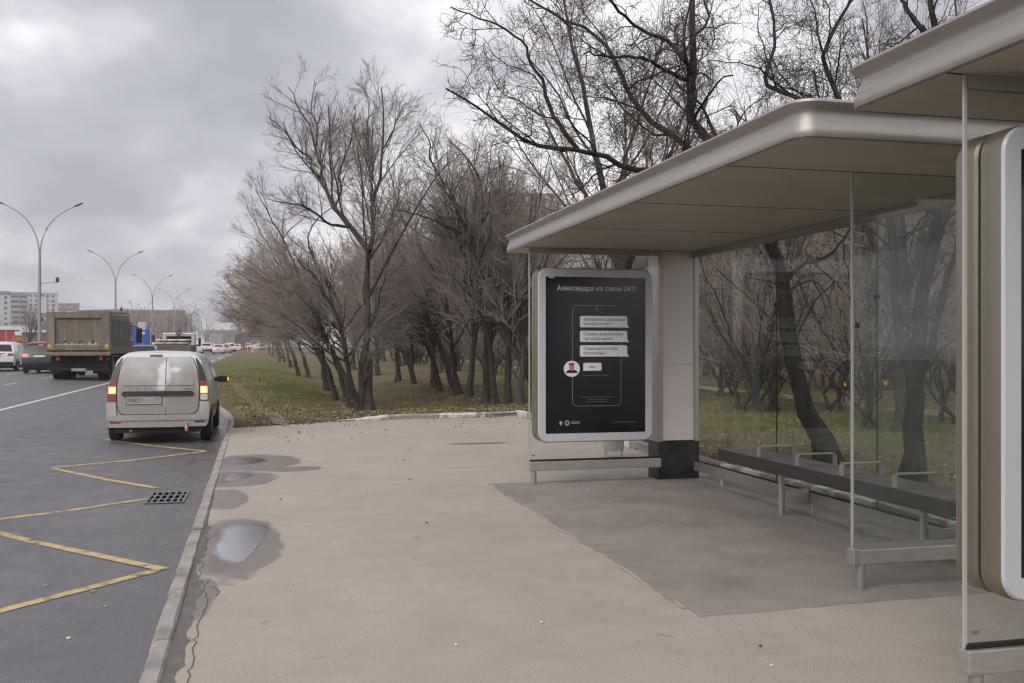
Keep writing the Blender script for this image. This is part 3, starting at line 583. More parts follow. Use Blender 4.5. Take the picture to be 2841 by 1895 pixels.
MB().box(XB + 0.0, RX1 - 0.035, RY0 + 0.035, RY1 - 0.035, RZ - 0.012, RZ + 0.010).build('ceiling_panel', 'ceiling', roof)
for yc in cuts[1:-1]: MB().box(RX0 + 0.036, XB - 0.061, yc - 0.0105, yc + 0.0105, RZ - 0.0128, RZ - 0.0085).build('ceiling_seam', 'seam_dark', roof)
# back wall
bw = part(MB().box(XB - 0.055, XB + 0.055, YN - 0.1, YP + 0.1, RZ - 0.075, RZ - 0.003), 'back_wall', 'bronze')
part(MB().box(XB - 0.035, XB + 0.035, YN - 0.05, YP + 0.05, 0.10, 0.21), 'rail', 'steel', bw, bevel=0.006)
MB().box(XB - 0.02, XB + 0.02, YN - 0.05, YP + 0.05, 0.2105, 0.219).build('glazing_bead', 'seam_dark', bw)
ys = [YN + 0.02, 7.28, 8.97, YP - 0.04]
for a, c2 in zip(ys[:-1], ys[1:]):
    MB().box(XB - 0.005, XB + 0.005, a + 0.006, c2 - 0.006, 0.225, RZ - 0.075).build('pane', 'shelter_glass', bw)
for y in ys[1:-1]:
    MB().box(XB - 0.004, XB + 0.004, y - 0.0055, y + 0.0055, 0.225, RZ - 0.075).build('pane_joint', 'seam_dark', bw)
    MB().box(XB - 0.016, XB + 0.016, y - 0.022, y + 0.022, 1.98, 2.02).build('clip', 'plinth_black', bw)
for y in (6.2, 8.3, 10.2): MB().tube([(XB, y, -0.05), (XB, y, 0.105)], 0.024, 10).build('foot', 'steel', bw, smooth=40)
# far end panel with the light box
ep = part(MB().box(2.865, 4.47, YP - 0.035, YP + 0.035, 0.16, 0.268), 'end_panel', 'steel', bevel=0.008)
MB().box(2.87, 4.47, YP - 0.014, YP + 0.014, 0.2685, 0.287).build('glazing_bead', 'seam_dark', ep)
MB().box(2.877, 4.46, YP - 0.006, YP + 0.006, 0.28, RZ - 0.075).build('pane', 'shelter_glass', ep)
MB().box(2.863, 2.877, YP - 0.007, YP + 0.007, 0.27, RZ - 0.003).build('pane_edge', 'glass_edge', ep)
MB().box(2.88, 4.47, YP - 0.02, YP + 0.02, RZ - 0.075, RZ - 0.003).build('top_rail', 'bronze', ep)
MB().tube([(2.925, YP, -0.05), (2.925, YP, 0.162)], 0.03, 14).build('foot', 'steel_light', ep, smooth=40)
MB().box(2.90, 2.935, YP - 0.0075, YP - 0.0065, 0.33, 0.345).build('glass_stamp', 'bench_slat', ep)
# light box
LX0, LX1, LZ0, LZ1 = 2.93, 4.32, 0.49, 2.48
lcx, lcz, lw, lh = (LX0 + LX1) / 2, (LZ0 + LZ1) / 2, LX1 - LX0, LZ1 - LZ0
def rr(wd, ht, r, y): return [(p[0], y, p[1]) for p in rrect(lcx, lcz, wd, ht, r, 8)]
def shell(s):
    y0, y1 = YP + s * 0.010, YP + s * 0.135
    b = MB(); b.loft([rr(lw - 0.03, lh - 0.03, 0.10, y0), rr(lw - 0.004, lh - 0.004, 0.115, y0 + s * 0.012), rr(lw, lh, 0.118, y0 + s * 0.05), rr(lw, lh, 0.118, y1 - s * 0.02), rr(lw - 0.012, lh - 0.012, 0.112, y1)]); return b
lb = part(shell(-1), 'light_box', 'bronze_dark', smooth=40)
shell(1).build('rear_housing', 'bronze_dark', lb, smooth=40)
def ring(s):
    y = YP + s * 0.136; b = MB()
    o1, o2, i1 = rr(lw - 0.012, lh - 0.012, 0.112, y), rr(lw - 0.03, lh - 0.03, 0.104, y + s * 0.014), rr(1.205, 1.785, 0.008, y + s * 0.014)
    i2 = rr(1.205, 1.785, 0.008, y + s * 0.002)
    b.loft([o1, o2, i1, i2], cap=False); return b
ring(-1).build('front_frame', 'frame_white', lb, smooth=25)
ring(1).build('rear_frame', 'frame_white', lb, smooth=25)
PY = YP - 0.139                                                     # poster face
MB().box(lcx - 0.604, lcx + 0.604, PY, PY + 0.002, lcz - 0.894, lcz + 0.894).build('poster', 'poster_dark', lb)
MB().box(lcx - 0.604, lcx + 0.604, YP + 0.137, YP + 0.139, lcz - 0.894, lcz + 0.894).build('poster', 'poster_dark', lb)
# poster print: pixel frame of the enlarged poster (52..985 x 30..1495) mapped on 1.205 x 1.785 m
def pp_(x, y): return (lcx - 0.6025 + (x - 52) / 933 * 1.205, lcz + 0.8925 - (y - 30) / 1465 * 1.785)
SC = 1.205 / 933
def ptext(body, x, y, size, m, tgt=None):
    X, Z = pp_(x, y); o = text_mesh(body, size, m, 'lettering', lb, (X, PY - 0.0035, Z))
    if tgt:
        o.scale.x = tgt * SC / max(o.dimensions.x, 1e-6) if o.dimensions.x else 1
    o.location = o.location; return o
def fit(o, width):
    xs = [v.co.x for v in o.data.vertices]; o.scale.x = width / (max(xs) - min(xs))
fit(ptext('Александра на связи 24/7!', 157, 158, 0.078, 'poster_text'), 735 * SC)
Y1 = PY - 0.002
def pplate(poly, m, name, y=Y1): return MB().prism([pp_(*p) for p in poly], y, y + 0.0008, 'y').build(name, m, lb)
# phone outline
oL = rrect(526, 769, 456, 946, 44, 6); iL = rrect(526, 769, 450, 940, 41, 6); b = MB()
b.loft([[(pp_(*p)[0], Y1, pp_(*p)[1]) for p in oL], [(pp_(*p)[0], Y1, pp_(*p)[1]) for p in iL]], cap=False); b.build('phone_outline', 'poster_grey', lb)
pplate([(526 + 6 * cos(a), 331 + 6 * sin(a)) for a in np.arange(0, 6.2, 0.6)], 'poster_text', 'phone_camera')
for (y0, y1, l1, l2, w1, w2) in ((395, 502, 'Интервалы движения', 'автобуса с910?', 387, 262), (534, 640, 'Почему мой автобус', 'проехал мимо?', 368, 274), (670, 777, 'Пересадки всегда', 'бесплатны?', 318, 206)):
    q = rrect((368 + 812) / 2, (y0 + y1) / 2, 444, y1 - y0, 16, 4)
    q = [p for p in q if not (p[0] > 780 and p[1] > y1 - 20)]; k = max(range(len(q)), key=lambda i: (q[i][0] > 700) * 1000 + q[i][1])
    pplate(rrect((368 + 812) / 2, (y0 + y1) / 2, 444, y1 - y0, 16, 4), 'poster_white', 'speech_bubble', Y1 - 0.0008)
    pplate([(800, y1 - 30), (812, y1 - 30), (829, y1 + 2), (790, y1)], 'poster_white', 'bubble_tail', Y1 - 0.0006)
    fit(ptext(l1, 401, y0 + 45, 0.05, 'poster_ink'), w1 * SC); fit(ptext(l2, 401, y0 + 88, 0.05, 'poster_ink'), w2 * SC)
pplate(rrect(485, 873, 170, 74, 14, 4), 'poster_white', 'speech_bubble'); pplate([(396, 912), (410, 880), (430, 909)], 'poster_white', 'bubble_tail', Y1 - 0.0004)
for x, r in ((457, 6), (479, 10), (501, 7), (519, 4)): pplate([(x + r * cos(a), 875 + r * sin(a)) for a in np.arange(0, 6.2, 0.6)], 'poster_red', 'dot', Y1 - 0.001)
circ = lambda cx_, cy_, rx, ry: [(cx_ + rx * cos(a), cy_ + ry * sin(a)) for a in np.arange(0, 2 * pi - .01, 0.2)]
pplate(circ(294, 891, 75, 75), 'poster_white', 'round_badge')
pplate([(294 + 58 * cos(a), 940 + 58 * sin(a) * -0.75) for a in np.arange(0.25, 2.95, 0.15)], 'poster_ink', 'badge_figure', Y1 - 0.0008)
mat('poster_skin', (0.42, 0.24, 0.17), 0.3)
pplate(circ(292, 880, 22, 32), 'poster_skin', 'badge_figure', Y1 - 0.0012)
pplate([(268, 862), (264, 838), (318, 838), (314, 862)], 'poster_red', 'badge_figure', Y1 - 0.0016)
for (x0, x1, y) in ((396, 636, 953), (366, 690, 1158), (430, 620, 1180), (428, 630, 1202), (680, 895, 1396)): pplate([(x0, y - 2.5), (x1, y - 2.5), (x1, y + 2.5), (x0, y + 2.5)], 'poster_faint', 'fine_print')
for y in (1388, 1402): pplate([(288, y - 3), (368, y - 3), (368, y + 3), (288, y + 3)], 'poster_grey', 'fine_print')
pplate(circ(250, 1398, 23, 25), 'poster_grey', 'emblem'); pplate(circ(250, 1396, 12, 13), 'poster_ink', 'emblem', Y1 - 0.0006)
pplate([(180, 1380), (205, 1380), (205, 1405), (193, 1422), (180, 1405)], 'poster_grey', 'emblem')
pplate([(82, 33), (130, 33), (130, 43), (82, 43)], 'poster_text', 'corner_tab')
# corner column
co = part(MB().box(4.53, 4.935, YP + 0.082, YP + 0.34, 0.46, RZ - 0.003), 'column', 'panel_grey')
MB().box(4.465, 4.53, YP + 0.06, YP + 0.36, 0.02, RZ - 0.004).build('stile', 'steel', co); MB().box(4.935, 4.99, YP + 0.06, YP + 0.36, 0.02, RZ - 0.004).build('stile', 'steel', co)
MB().box(4.532, 4.933, YP + 0.074, YP + 0.081, 1.372, RZ - 0.03).build('cover_panel', 'panel_grey', co, bevel=0.002)
MB().box(4.532, 4.933, YP + 0.074, YP + 0.081, 0.462, 1.364).build('cover_panel', 'panel_grey', co, bevel=0.002)
MB().box(4.463, 4.992, YP + 0.050, YP + 0.362, -0.04, 0.452).build('plinth', 'plinth_black', co, bevel=0.004)
# near end panel
XN = 3.66
npn = part(MB().box(XN + 0.02, XB + 0.04, YN - 0.032, YN + 0.032, 0.165, 0.265), 'wind_panel', 'steel', bevel=0.008)
MB().box(XN + 0.005, XB, YN - 0.016, YN + 0.016, 0.2655, 0.30).build('glazing_bead', 'steel_light', npn)
MB().box(XN - 0.012, XN + 0.03, YN - 0.04, YN + 0.04, 0.16, 0.275).build('end_cap', 'steel_light', npn, bevel=0.01)
MB().box(XN + 0.012, XB - 0.06, YN - 0.006, YN + 0.006, 0.30, RZ - 0.003).build('pane', 'shelter_glass_green', npn)
MB().box(XN - 0.002, XN + 0.012, YN - 0.007, YN + 0.007, 0.27, RZ - 0.003).build('pane_edge', 'glass_edge', npn)
MB().tube([(XN + 0.065, YN, -0.05), (XN + 0.065, YN, 0.17)], 0.03, 14).build('foot', 'steel_light', npn, smooth=40)
MB().box(XN + 0.05, XN + 0.10, YN - 0.0075, YN - 0.0065, 0.335, 0.352).build('glass_stamp', 'bench_slat', npn)
MB().box(XN + 0.03, XN + 0.05, YN - 0.012, YN + 0.012, 1.70, 1.735).build('clip', 'plinth_black', npn)
# second shelter, the near one
sh2 = copy_tree(sh); sh2.location = (SL[0], SL[1] - 7.25, 0.025)
sh2['label'] = 'nearest bus shelter cut off by the picture edge, with white framed light box'
# bench
BL = (4.66, 7.5, 0)
be = empty('bench', BL, 0, 'slatted bench with metal armrests inside the glass bus shelter', 'bench')
nb = (-BL[0], -BL[1], 0)
B0, B1 = 5.73, 9.27
part_b = lambda m_, n_, mt, **k: m_.build(n_, mt, be, loc=nb, **k)
part_b(MB().box(4.445, 4.470, B0, B1, 0.425, 0.535), 'front_board', 'bench_wood', bevel=0.004)
part_b(MB().box(4.470, 4.86, B1 - 0.025, B1, 0.43, 0.526), 'end_board', 'bench_wood'); part_b(MB().box(4.470, 4.86, B0, B0 + 0.025, 0.43, 0.526), 'end_board', 'bench_wood')
part_b(MB().box(4.862, 4.885, B0, B1, 0.43, 0.53), 'back_board', 'bench_wood')
for i in range(6):
    x = 4.478 + i * 0.0655; part_b(MB().box(x, x + 0.038, B0 + 0.027, B1 - 0.027, 0.512, 0.537), 'slat', 'bench_slat', bevel=0.004)
part_b(MB().box(4.475, 4.86, B0 + 0.03, B1 - 0.03, 0.49, 0.5295), 'slat_gap_shade', 'seam_dark')  # black sheet just below the slat tops, painted shade for the gaps
for y in (8.45, 7.75, 7.06, 6.37):
    z0, z1 = 0.535, 0.645; b = MB(); path = [(4.470, z0), (4.470, z1 - .02), (4.49, z1), (4.83, z1), (4.85, z1 - .02), (4.85, z0)]
    b.loft([[(x, y - 0.028, z), (x, y + 0.028, z), (x + (0.012 if i < 2 else -0.012 if i > 3 else 0), y + 0.028, z - (0.012 if 1 < i < 4 else 0)), (x + (0.012 if i < 2 else -0.012 if i > 3 else 0), y - 0.028, z - (0.012 if 1 < i < 4 else 0))] for i, (x, z) in enumerate(path)])
    part_b(b, 'armrest', 'steel_light', bevel=0.003)
for y in (8.32, 6.26):
    b = MB().tube([(4.64, y, 0.0), (4.64, y, 0.43)], 0.03, 14); lg = part_b(b, 'leg', 'steel_light', smooth=40)
    MB().box(4.66, XB - 0.037, y - 0.03, y + 0.03, 0.10, 0.24).build('bracket', 'steel', lg)
# litter bin behind the panel
mat('bin_grey', (0.36, 0.35, 0.34), 0.6, 0.3, var=0.12, vs=5)
bn = empty('litter_bin', (4.75, 13.25, 0), 0, 'round grey litter bin on two thin legs behind the advert panel', 'litter bin')
b = MB(); b.loft([[(r * cos(a), r * sin(a), z) for a in np.arange(0, 2 * pi - .01, pi / 10)] for r, z in ((.13, .10), (.145, .105), (.15, .3), (.155, .72), (.165, .73), (.165, .75), (.15, .752), (.145, .70))]); b.build('body', 'bin_grey', bn, smooth=40)
for s in (-1, 1): MB().tube([(s * .12, 0, 0), (s * .12, 0, .2)], .012, 8).build('leg', 'steel', bn)
# ================================================================== VEHICLES
mat('tyre', (0.018, 0.017, 0.017), 0.85, var=0.3, vs=8, dirt=(0.06, 0.052, 0.045), dscale=5)
mat('rim', (0.22, 0.215, 0.21), 0.45, 0.7, var=0.2, vs=6)
mat('car_glass', (0.012, 0.013, 0.015), 0.08, spec=0.6)
mat('car_glass_dusty', (0.06, 0.062, 0.066), 0.25, var=0.25, vs=2)
mat('under_black', (0.010, 0.010, 0.011), 0.8)
mat('trim_black', (0.022, 0.022, 0.024), 0.4, var=0.2, vs=4)
mat('lamp_red', (0.22, 0.012, 0.012), 0.2, spec=0.6, coat=0.5)
mat('lamp_red_lit', (0.6, 0.03, 0.03), 0.25, emit=(1, 0.09, 0.07), es=1.6)
mat('lamp_amber_lit', (0.9, 0.35, 0.05), 0.3, emit=(1.0, 0.28, 0.03), es=1.8)
mat('lamp_amber_core', (1.0, 0.8, 0.3), 0.3, emit=(1.0, 0.62, 0.18), es=3.6)
mat('lamp_clear', (0.55, 0.53, 0.52), 0.15)
mat('plate_white', (0.5, 0.49, 0.47), 0.5, var=0.2, vs=12)
mat('plate_dirty', (0.34, 0.305, 0.285), 0.6, var=0.15, vs=10)
mat('plate_ink', (0.13, 0.115, 0.11), 0.6)
PAINT = {'white': (0.62, 0.615, 0.61), 'dark_blue': (0.022, 0.026, 0.034), 'silver': (0.30, 0.30, 0.31), 'red': (0.30, 0.03, 0.025), 'dark': (0.03, 0.03, 0.033), 'beige': (0.45, 0.40, 0.34), 'graphite': (0.10, 0.10, 0.105)}
for k_, c_ in PAINT.items(): mat('paint_' + k_, c_, 0.3, 0.1, var=0.06, vs=2, dirt=tuple(0.7 * q + 0.02 for q in c_), dscale=1.4, dlo=0.5, dhi=0.8, coat=0.4)

class Car:
    def __init__(s, top, w, lean, belt, bot=0.25, tum=0.76, bow=0.07, zroof=None):
        s.top, s.w, s.lean, s.belt, s.bot, s.tum, s.bow = top, w, lean, belt, bot, tum, bow
        s.L = top[-1][0]; s.zr = zroof or max(p[1] for p in top)
    def W(s, y): return interp(s.w, y)
    def g(s, z):                                     # section: half width factor at height z
        if z < s.belt: return 0.93 + 0.07 * sin(min(1, (z - s.bot) / (s.belt - s.bot) + 0.0) * pi * 0.62 + 0.15) if z > s.bot else 0.9
        t = (z - s.belt) / (s.zr - s.belt); return 1.0 - (1 - s.tum) * t ** 1.25
    def R(s, x, z): return interp(s.lean, z) + s.bow * (x / s.W(1.0)) ** 2
    def section(s, y):
        zt = interp(s.top, y); w = s.W(y); pts = [(0, s.bot), (0.75 * w, s.bot)]
        cr = getattr(s, 'cr', 0.16); zc = zt - cr
        for t in np.linspace(0, 1, 13):
            z = s.bot + 0.03 + (zc - s.bot - 0.03) * t; pts.append((w * s.g(z), z))
        xe = w * s.g(zc)
        for a in (25, 48, 68, 84): pts.append((xe * (0.62 + 0.38 * cos(radians(a))) if a < 84 else xe * 0.60, zc + cr * sin(radians(a)) * 0.95))
        pts.append((xe * 0.3, zt - 0.004)); pts.append((0, zt)); return pts
    def point(s, y, x, z):
        f = max(0.0, 1 - y / 1.2); f = f * f * (3 - 2 * f); return (x, y + f * (interp(s.lean, z) + s.bow * (x / s.W(1.0)) ** 2), z)
    def body(s, m, root, name='body', ny=26):
        ysn = sorted(set([0.0, 0.03, 0.1, 0.2, 0.35, 0.5] + list(np.linspace(0.7, s.L, ny)) + [s.L - 0.05])); b = MB(); rings = []
        for y in ysn:
            h = s.section(y); rings.append([s.point(y, x, z) for x, z in h] + [s.point(y, -x, z) for x, z in h[-2:0:-1]])
        n = len(rings[0]); b.loft(rings, cap=False)
        for idx, rev in ((0, False), (len(rings) - 1, True)):          # end caps as strips between left and right
            r = rings[idx]; k = len(s.section(0)); base = idx * n; rows = []
            for i in range(1, k - 1):
                l = r[n - i] ; q = r[i]; rows.append([tuple(np.array(l) * (1 - t) + np.array(q) * t) if idx else (l[0] * (1 - t) + q[0] * t, s.R(l[0] * (1 - t) + q[0] * t, q[2]), q[2]) for t in np.linspace(0, 1, 9)])
            b.grid(rows)
        return b.build(name, m, root, smooth=40)
    def rear(s, name, rows, off, m, parent, nx=8, th=0.012, smooth=40):
        b = MB(); G = []
        for (z, xl, xr) in rows: G.append([(xl + (xr - xl) * t, s.R(xl + (xr - xl) * t, z) - off, z) for t in np.linspace(0, 1, nx + 1)])
        b.grid(G)
        ringp = G[0] + [g[-1] for g in G[1:]] + G[-1][-2::-1] + [g[0] for g in G[-2:0:-1]]
        b.loft([ringp, [(p[0], p[1] + off + th, p[2]) for p in ringp]], cap=False)
        return b.build(name, m, parent, smooth=smooth)
    def side(s, name, sd, rows, off, m, parent, ny=8):
        b = MB(); G = []
        for (z, y0, y1) in rows: G.append([(sd * (s.W(y) * s.g(z) + off), s.point(y, s.W(y) * s.g(z), z)[1], z) for y in np.linspace(y0, y1, ny + 1)])
        b.grid(G); return b.build(name, m, parent, smooth=40)
    def windscreen(s, y0, y1, parent):
        G = []
        for t in np.linspace(0, 1, 6):
            y = y0 + (y1 - y0) * t; z = interp(s.top, y); w = s.W(y) * s.g(z - 0.1) * 0.86
            G.append([(w * u, y + 0.01, z + 0.012 - 0.05 * u * u) for u in np.linspace(-1, 1, 9)])
        return MB().grid(G).build('windscreen', 'car_glass', parent, smooth=60)
def wheel(root, x, y, r, wd, sd, rim='rim'):
    prof = [(r * 0.55, -wd / 2), (r * 0.86, -wd / 2), (r * 0.97, -wd / 2 + 0.03), (r, -wd / 2 + 0.06), (r, wd / 2 - 0.06), (r * 0.97, wd / 2 - 0.03), (r * 0.86, wd / 2), (r * 0.6, wd / 2 - 0.012)]
    n = 28; b = MB(); b.loft([[(x + sd * q, y + p * cos(2 * pi * j / n), r + p * sin(2 * pi * j / n)) for j in range(n)] for p, q in prof], cap=True)
    wo = b.build('wheel', 'tyre', root, smooth=35)
    b = MB(); b.loft([[(x + sd * q, y + p * cos(2 * pi * j / n), r + p * sin(2 * pi * j / n)) for j in range(n)] for p, q in ((r * 0.6, wd / 2 - 0.01), (r * 0.55, wd / 2 - 0.006), (r * 0.45, wd / 2 - 0.03), (r * 0.15, wd / 2 - 0.02), (r * 0.1, wd / 2))], cap=True)
    b.build('rim', rim, wo, smooth=35); return wo
def arch(car, root, y, r, sd):
    x = car.W(y) * car.g(0.55); n = 18; b = MB(); rings = []
    for a in np.linspace(-0.15, pi + 0.15, n):
        rings.append([(sd * (x - 0.10), y + (r - .05) * cos(a), r * 0.92 + (r - .05) * sin(a)), (sd * (x + 0.006), y + (r - .05) * cos(a), r * 0.92 + (r - .05) * sin(a)), (sd * (x + 0.010), y + (r + 0.015) * cos(a), r * 0.92 + (r + .015) * sin(a)), (sd * (x - 0.05), y + (r + 0.03) * cos(a), r * 0.92 + (r + .03) * sin(a))])
    b.loft(rings, cap=False); b.build('wheel_arch', 'under_black', root, smooth=60)
    MB().add([(sd * (x + 0.0045), y + (r) * cos(a), r * 0.92 + r * sin(a)) for a in np.linspace(-0.2, pi + 0.2, 16)], [tuple(range(16))]).build('wheel_well', 'under_black', root)

# ---------------------------------------------------------------- the parked van
m, nd, lk, bs, vec = ground_mat('van_white', 0, 0, 0)
sp = N(nd, 'ShaderNodeSeparateXYZ'); lk.new(vec, sp.inputs[0])
nz = noise(nd, lk, vec, 2.2, 6, 0.65)
dirt = maprange(nd, lk, M(nd, lk, 'ADD', M(nd, lk, 'MULTIPLY', sp.outputs[2], -0.8), nz), -0.60, 0.1, 0.06, 0.9)
lk.new(mixc(nd, lk, dirt, (0.60, 0.605, 0.625), (0.31, 0.285, 0.265)), bs.inputs['Base Color']); bs.inputs['Roughness'].default_value = 0.32; bs.inputs['Coat Weight'].default_value = 0.3
m, nd, lk, bs, vec = ground_mat('van_rear_dirty', 0, 0, 0)
sp = N(nd, 'ShaderNodeSeparateXYZ'); lk.new(vec, sp.inputs[0]); cb = N(nd, 'ShaderNodeCombineXYZ'); lk.new(sp.outputs[0], cb.inputs[0]); lk.new(sp.outputs[2], cb.inputs[1])
nz = noise(nd, lk, cb.outputs[0], 2.6, 6, 0.6)
dirt = maprange(nd, lk, M(nd, lk, 'ADD', M(nd, lk, 'MULTIPLY', sp.outputs[2], -0.55), nz), -0.62, -0.02, 0.34, 0.98)
wipe = maprange(nd, lk, blobs(nd, lk, cb.outputs[0], [(0.10, 1.24, 0.13, 0.24), (0.06, 1.05, 0.10, 0.16), (0.28, 1.30, 0.10, 0.06), (0.12, 0.78, 0.015, 0.22)], 1.5, 9.0), 0.0, 0.45)
dirt = M(nd, lk, 'MULTIPLY', dirt, M(nd, lk, 'SUBTRACT', 1.0, M(nd, lk, 'MULTIPLY', wipe, 0.9)))
lk.new(mixc(nd, lk, dirt, (0.62, 0.63, 0.66), (0.27, 0.245, 0.225)), bs.inputs['Base Color']); bs.inputs['Roughness'].default_value = 0.5

VX, VY = -1.91, 18.05
van = empty('parked_van', (VX, VY, roadz(-1.9, 19)), radians(0.4), 'dirty white delivery van stopped at the kerb with hazard lights on', 'van')
V = Car(top=[(0, 1.60), (0.5, 1.625), (1.2, 1.63), (2.2, 1.61), (2.75, 1.53), (3.15, 1.25), (3.45, 1.03), (3.9, 0.97), (4.3, 0.84), (4.42, 0.66)], w=[(0, 0.835), (0.2, 0.862), (1, 0.875), (3.2, 0.872), (4.0, 0.82), (4.42, 0.66)],
        lean=[(0.2, 0.10), (0.5, 0.09), (0.75, 0.10), (0.98, 0.115), (1.1, 0.14), (1.3, 0.20), (1.42, 0.26), (1.52, 0.34), (1.58, 0.45), (1.63, 0.62)], belt=0.98, bot=0.29, tum=0.73, bow=0.07)
V.cr = 0.27; V.body('van_white', van)
dr = [(0.525, -0.56, 0.56), (0.55, -0.62, 0.62), (0.60, -0.655, 0.655), (0.68, -0.672, 0.672), (1.0, -0.678, 0.678), (1.15, -0.66, 0.66), (1.3, -0.635, 0.635), (1.42, -0.60, 0.60), (1.49, -0.56, 0.56), (1.52, -0.52, 0.52)]
SEAMX = 0.125
dl = V.rear('rear_door', [(z, a, SEAMX - 0.004) for z, a, c2 in dr], 0.014, 'van_rear_dirty', van)
drr = V.rear('rear_door', [(z, SEAMX + 0.004, c2) for z, a, c2 in dr], 0.014, 'van_rear_dirty', van)
V.rear('door_gap', [(z - 0.014 if z < .6 else z, a - 0.014, c2 + 0.014) for z, a, c2 in dr], 0.004, 'under_black', van, th=0.002)
wp = [(1.025, -0.58, 0.58), (1.04, -0.59, 0.59), (1.10, -0.597, 0.597), (1.3, -0.575, 0.575), (1.40, -0.545, 0.545), (1.44, -0.51, 0.51), (1.46, -0.46, 0.46)]
V.rear('blank_window_panel', [(z, a, SEAMX - 0.010) for z, a, c2 in wp], 0.026, 'van_rear_dirty', dl, th=0.0); V.rear('blank_window_panel', [(z, SEAMX + 0.010, c2) for z, a, c2 in wp], 0.026, 'van_rear_dirty', drr, th=0.0)
hb = [(0.845, -0.585, 0.575), (0.86, -0.60, 0.59), (0.90, -0.595, 0.585), (0.925, -0.57, 0.56)]
V.rear('handle_bar', [(z, a, SEAMX - 0.004) for z, a, c2 in hb], 0.042, 'trim_black', dl); V.rear('handle_bar', [(z, SEAMX + 0.004, c2) for z, a, c2 in hb], 0.042, 'trim_black', drr)
pl = V.rear('number_plate', [(0.700, -0.515, 0.055), (0.838, -0.515, 0.055)], 0.026, 'plate_dirty', dl, nx=4)
V.rear('plate_surround', [(0.690, -0.525, 0.065), (0.848, -0.525, 0.065)], 0.020, 'trim_black', dl, nx=4)
for q_, ch in enumerate('P020'): text_mesh(ch, 0.115, 'plate_ink', 'lettering', dl, (-0.49 + 0.066 * q_, V.R(-.3, .77) - 0.029, 0.728))
for q_, ch in enumerate('77'): text_mesh(ch, 0.075, 'plate_ink', 'lettering', dl, (-0.055 + 0.042 * q_, V.R(0, .77) - 0.029, 0.755))
for ch, x in zip('LADA', (-0.585, -0.485, -0.355, -0.235)): text_mesh(ch, 0.052, 'plate_ink', 'lettering', dl, (x, V.R(x, .965) - 0.017, 0.948))
V.rear('badge_strip', [(0.955, 0.44, 0.585), (0.966, 0.44, 0.585)], 0.017, 'plate_ink', drr, nx=3)
V.rear('brake_light', [(1.527, -0.155, 0.04), (1.535, -0.165, 0.05), (1.557, -0.165, 0.05), (1.562, -0.155, 0.04)], 0.016, 'lamp_red', van, nx=4)
for s in (-1, 1):
    def band(rows, off, m_, nm, par):
        return V.rear(nm, [(z, min(s * a, s * c2), max(s * a, s * c2)) for z, a, c2 in rows], off, m_, par, nx=5)
    band([(1.10, 0.685, 0.805), (1.25, 0.665, 0.765), (1.40, 0.635, 0.70), (1.50, 0.605, 0.63)], 0.010, 'trim_black', 'pillar_trim', van)
    tl = band([(0.742, 0.690, 0.838), (0.80, 0.692, 0.842), (1.0, 0.690, 0.826), (1.10, 0.684, 0.808)], 0.016, 'lamp_red', 'tail_light', van)
    band([(0.885, 0.70, 0.825), (1.005, 0.70, 0.815)], 0.0195, 'lamp_amber_lit', 'indicator', tl)
    band([(0.905, 0.735, 0.79), (0.92, 0.725, 0.80), (0.965, 0.725, 0.797), (0.98, 0.735, 0.788)], 0.022, 'lamp_amber_core', 'indicator_core', tl)
    band([(0.762, 0.715, 0.815), (0.79, 0.70, 0.825), (0.845, 0.70, 0.825), (0.872, 0.715, 0.815)], 0.0195, 'lamp_clear' if s > 0 else 'lamp_red', 'reversing_lamp', tl)
    band([(0.50, 0.690, 0.845), (0.62, 0.695, 0.852), (0.72, 0.697, 0.848), (0.738, 0.70, 0.84)], 0.035, 'van_white', 'bumper_corner', van)
bu = V.rear('bumper', [(0.30, -0.80, 0.80), (0.33, -0.82, 0.82), (0.405, -0.835, 0.835), (0.412, -0.838, 0.838)], 0.060, 'van_white', van, nx=14)
V.rear('bumper_step', [(0.418, -0.845, 0.845), (0.44, -0.85, 0.85), (0.49, -0.85, 0.85), (0.515, -0.845, 0.845)], 0.075, 'van_white', van, nx=14)
for s in (-1, 1): V.rear('reflector', [(0.372, min(s * .62, s * .78), max(s * .62, s * .78)), (0.398, min(s * .60, s * .79), max(s * .60, s * .79))], 0.064, 'lamp_red' if s < 0 else 'trim_black', bu, nx=4)
b = MB(); b.ellipsoid((0.48, -0.0, 0.255), (0.035, 0.035, 0.045)); te = b.build('towing_cap', 'lamp_red', van, smooth=60)
mat('cap_red', (0.5, 0.12, 0.10), 0.5); te.data.materials[0] = MATS['cap_red']
MB().tube([(0.48, 0.06, 0.37), (0.475, -0.005, 0.35), (0.47, 0.0, 0.29)], [0.012, 0.02, 0.025], 8).build('towing_strap', 'plate_white', van, smooth=60)
MB().box(-0.72, 0.72, 0.12, 4.1, 0.20, 0.31).build('underbody', 'under_black', van)
MB().tube([(-0.45, 0.10, 0.24), (-0.45, 0.7, 0.25)], 0.028, 10).build('exhaust_pipe', 'rim', van)
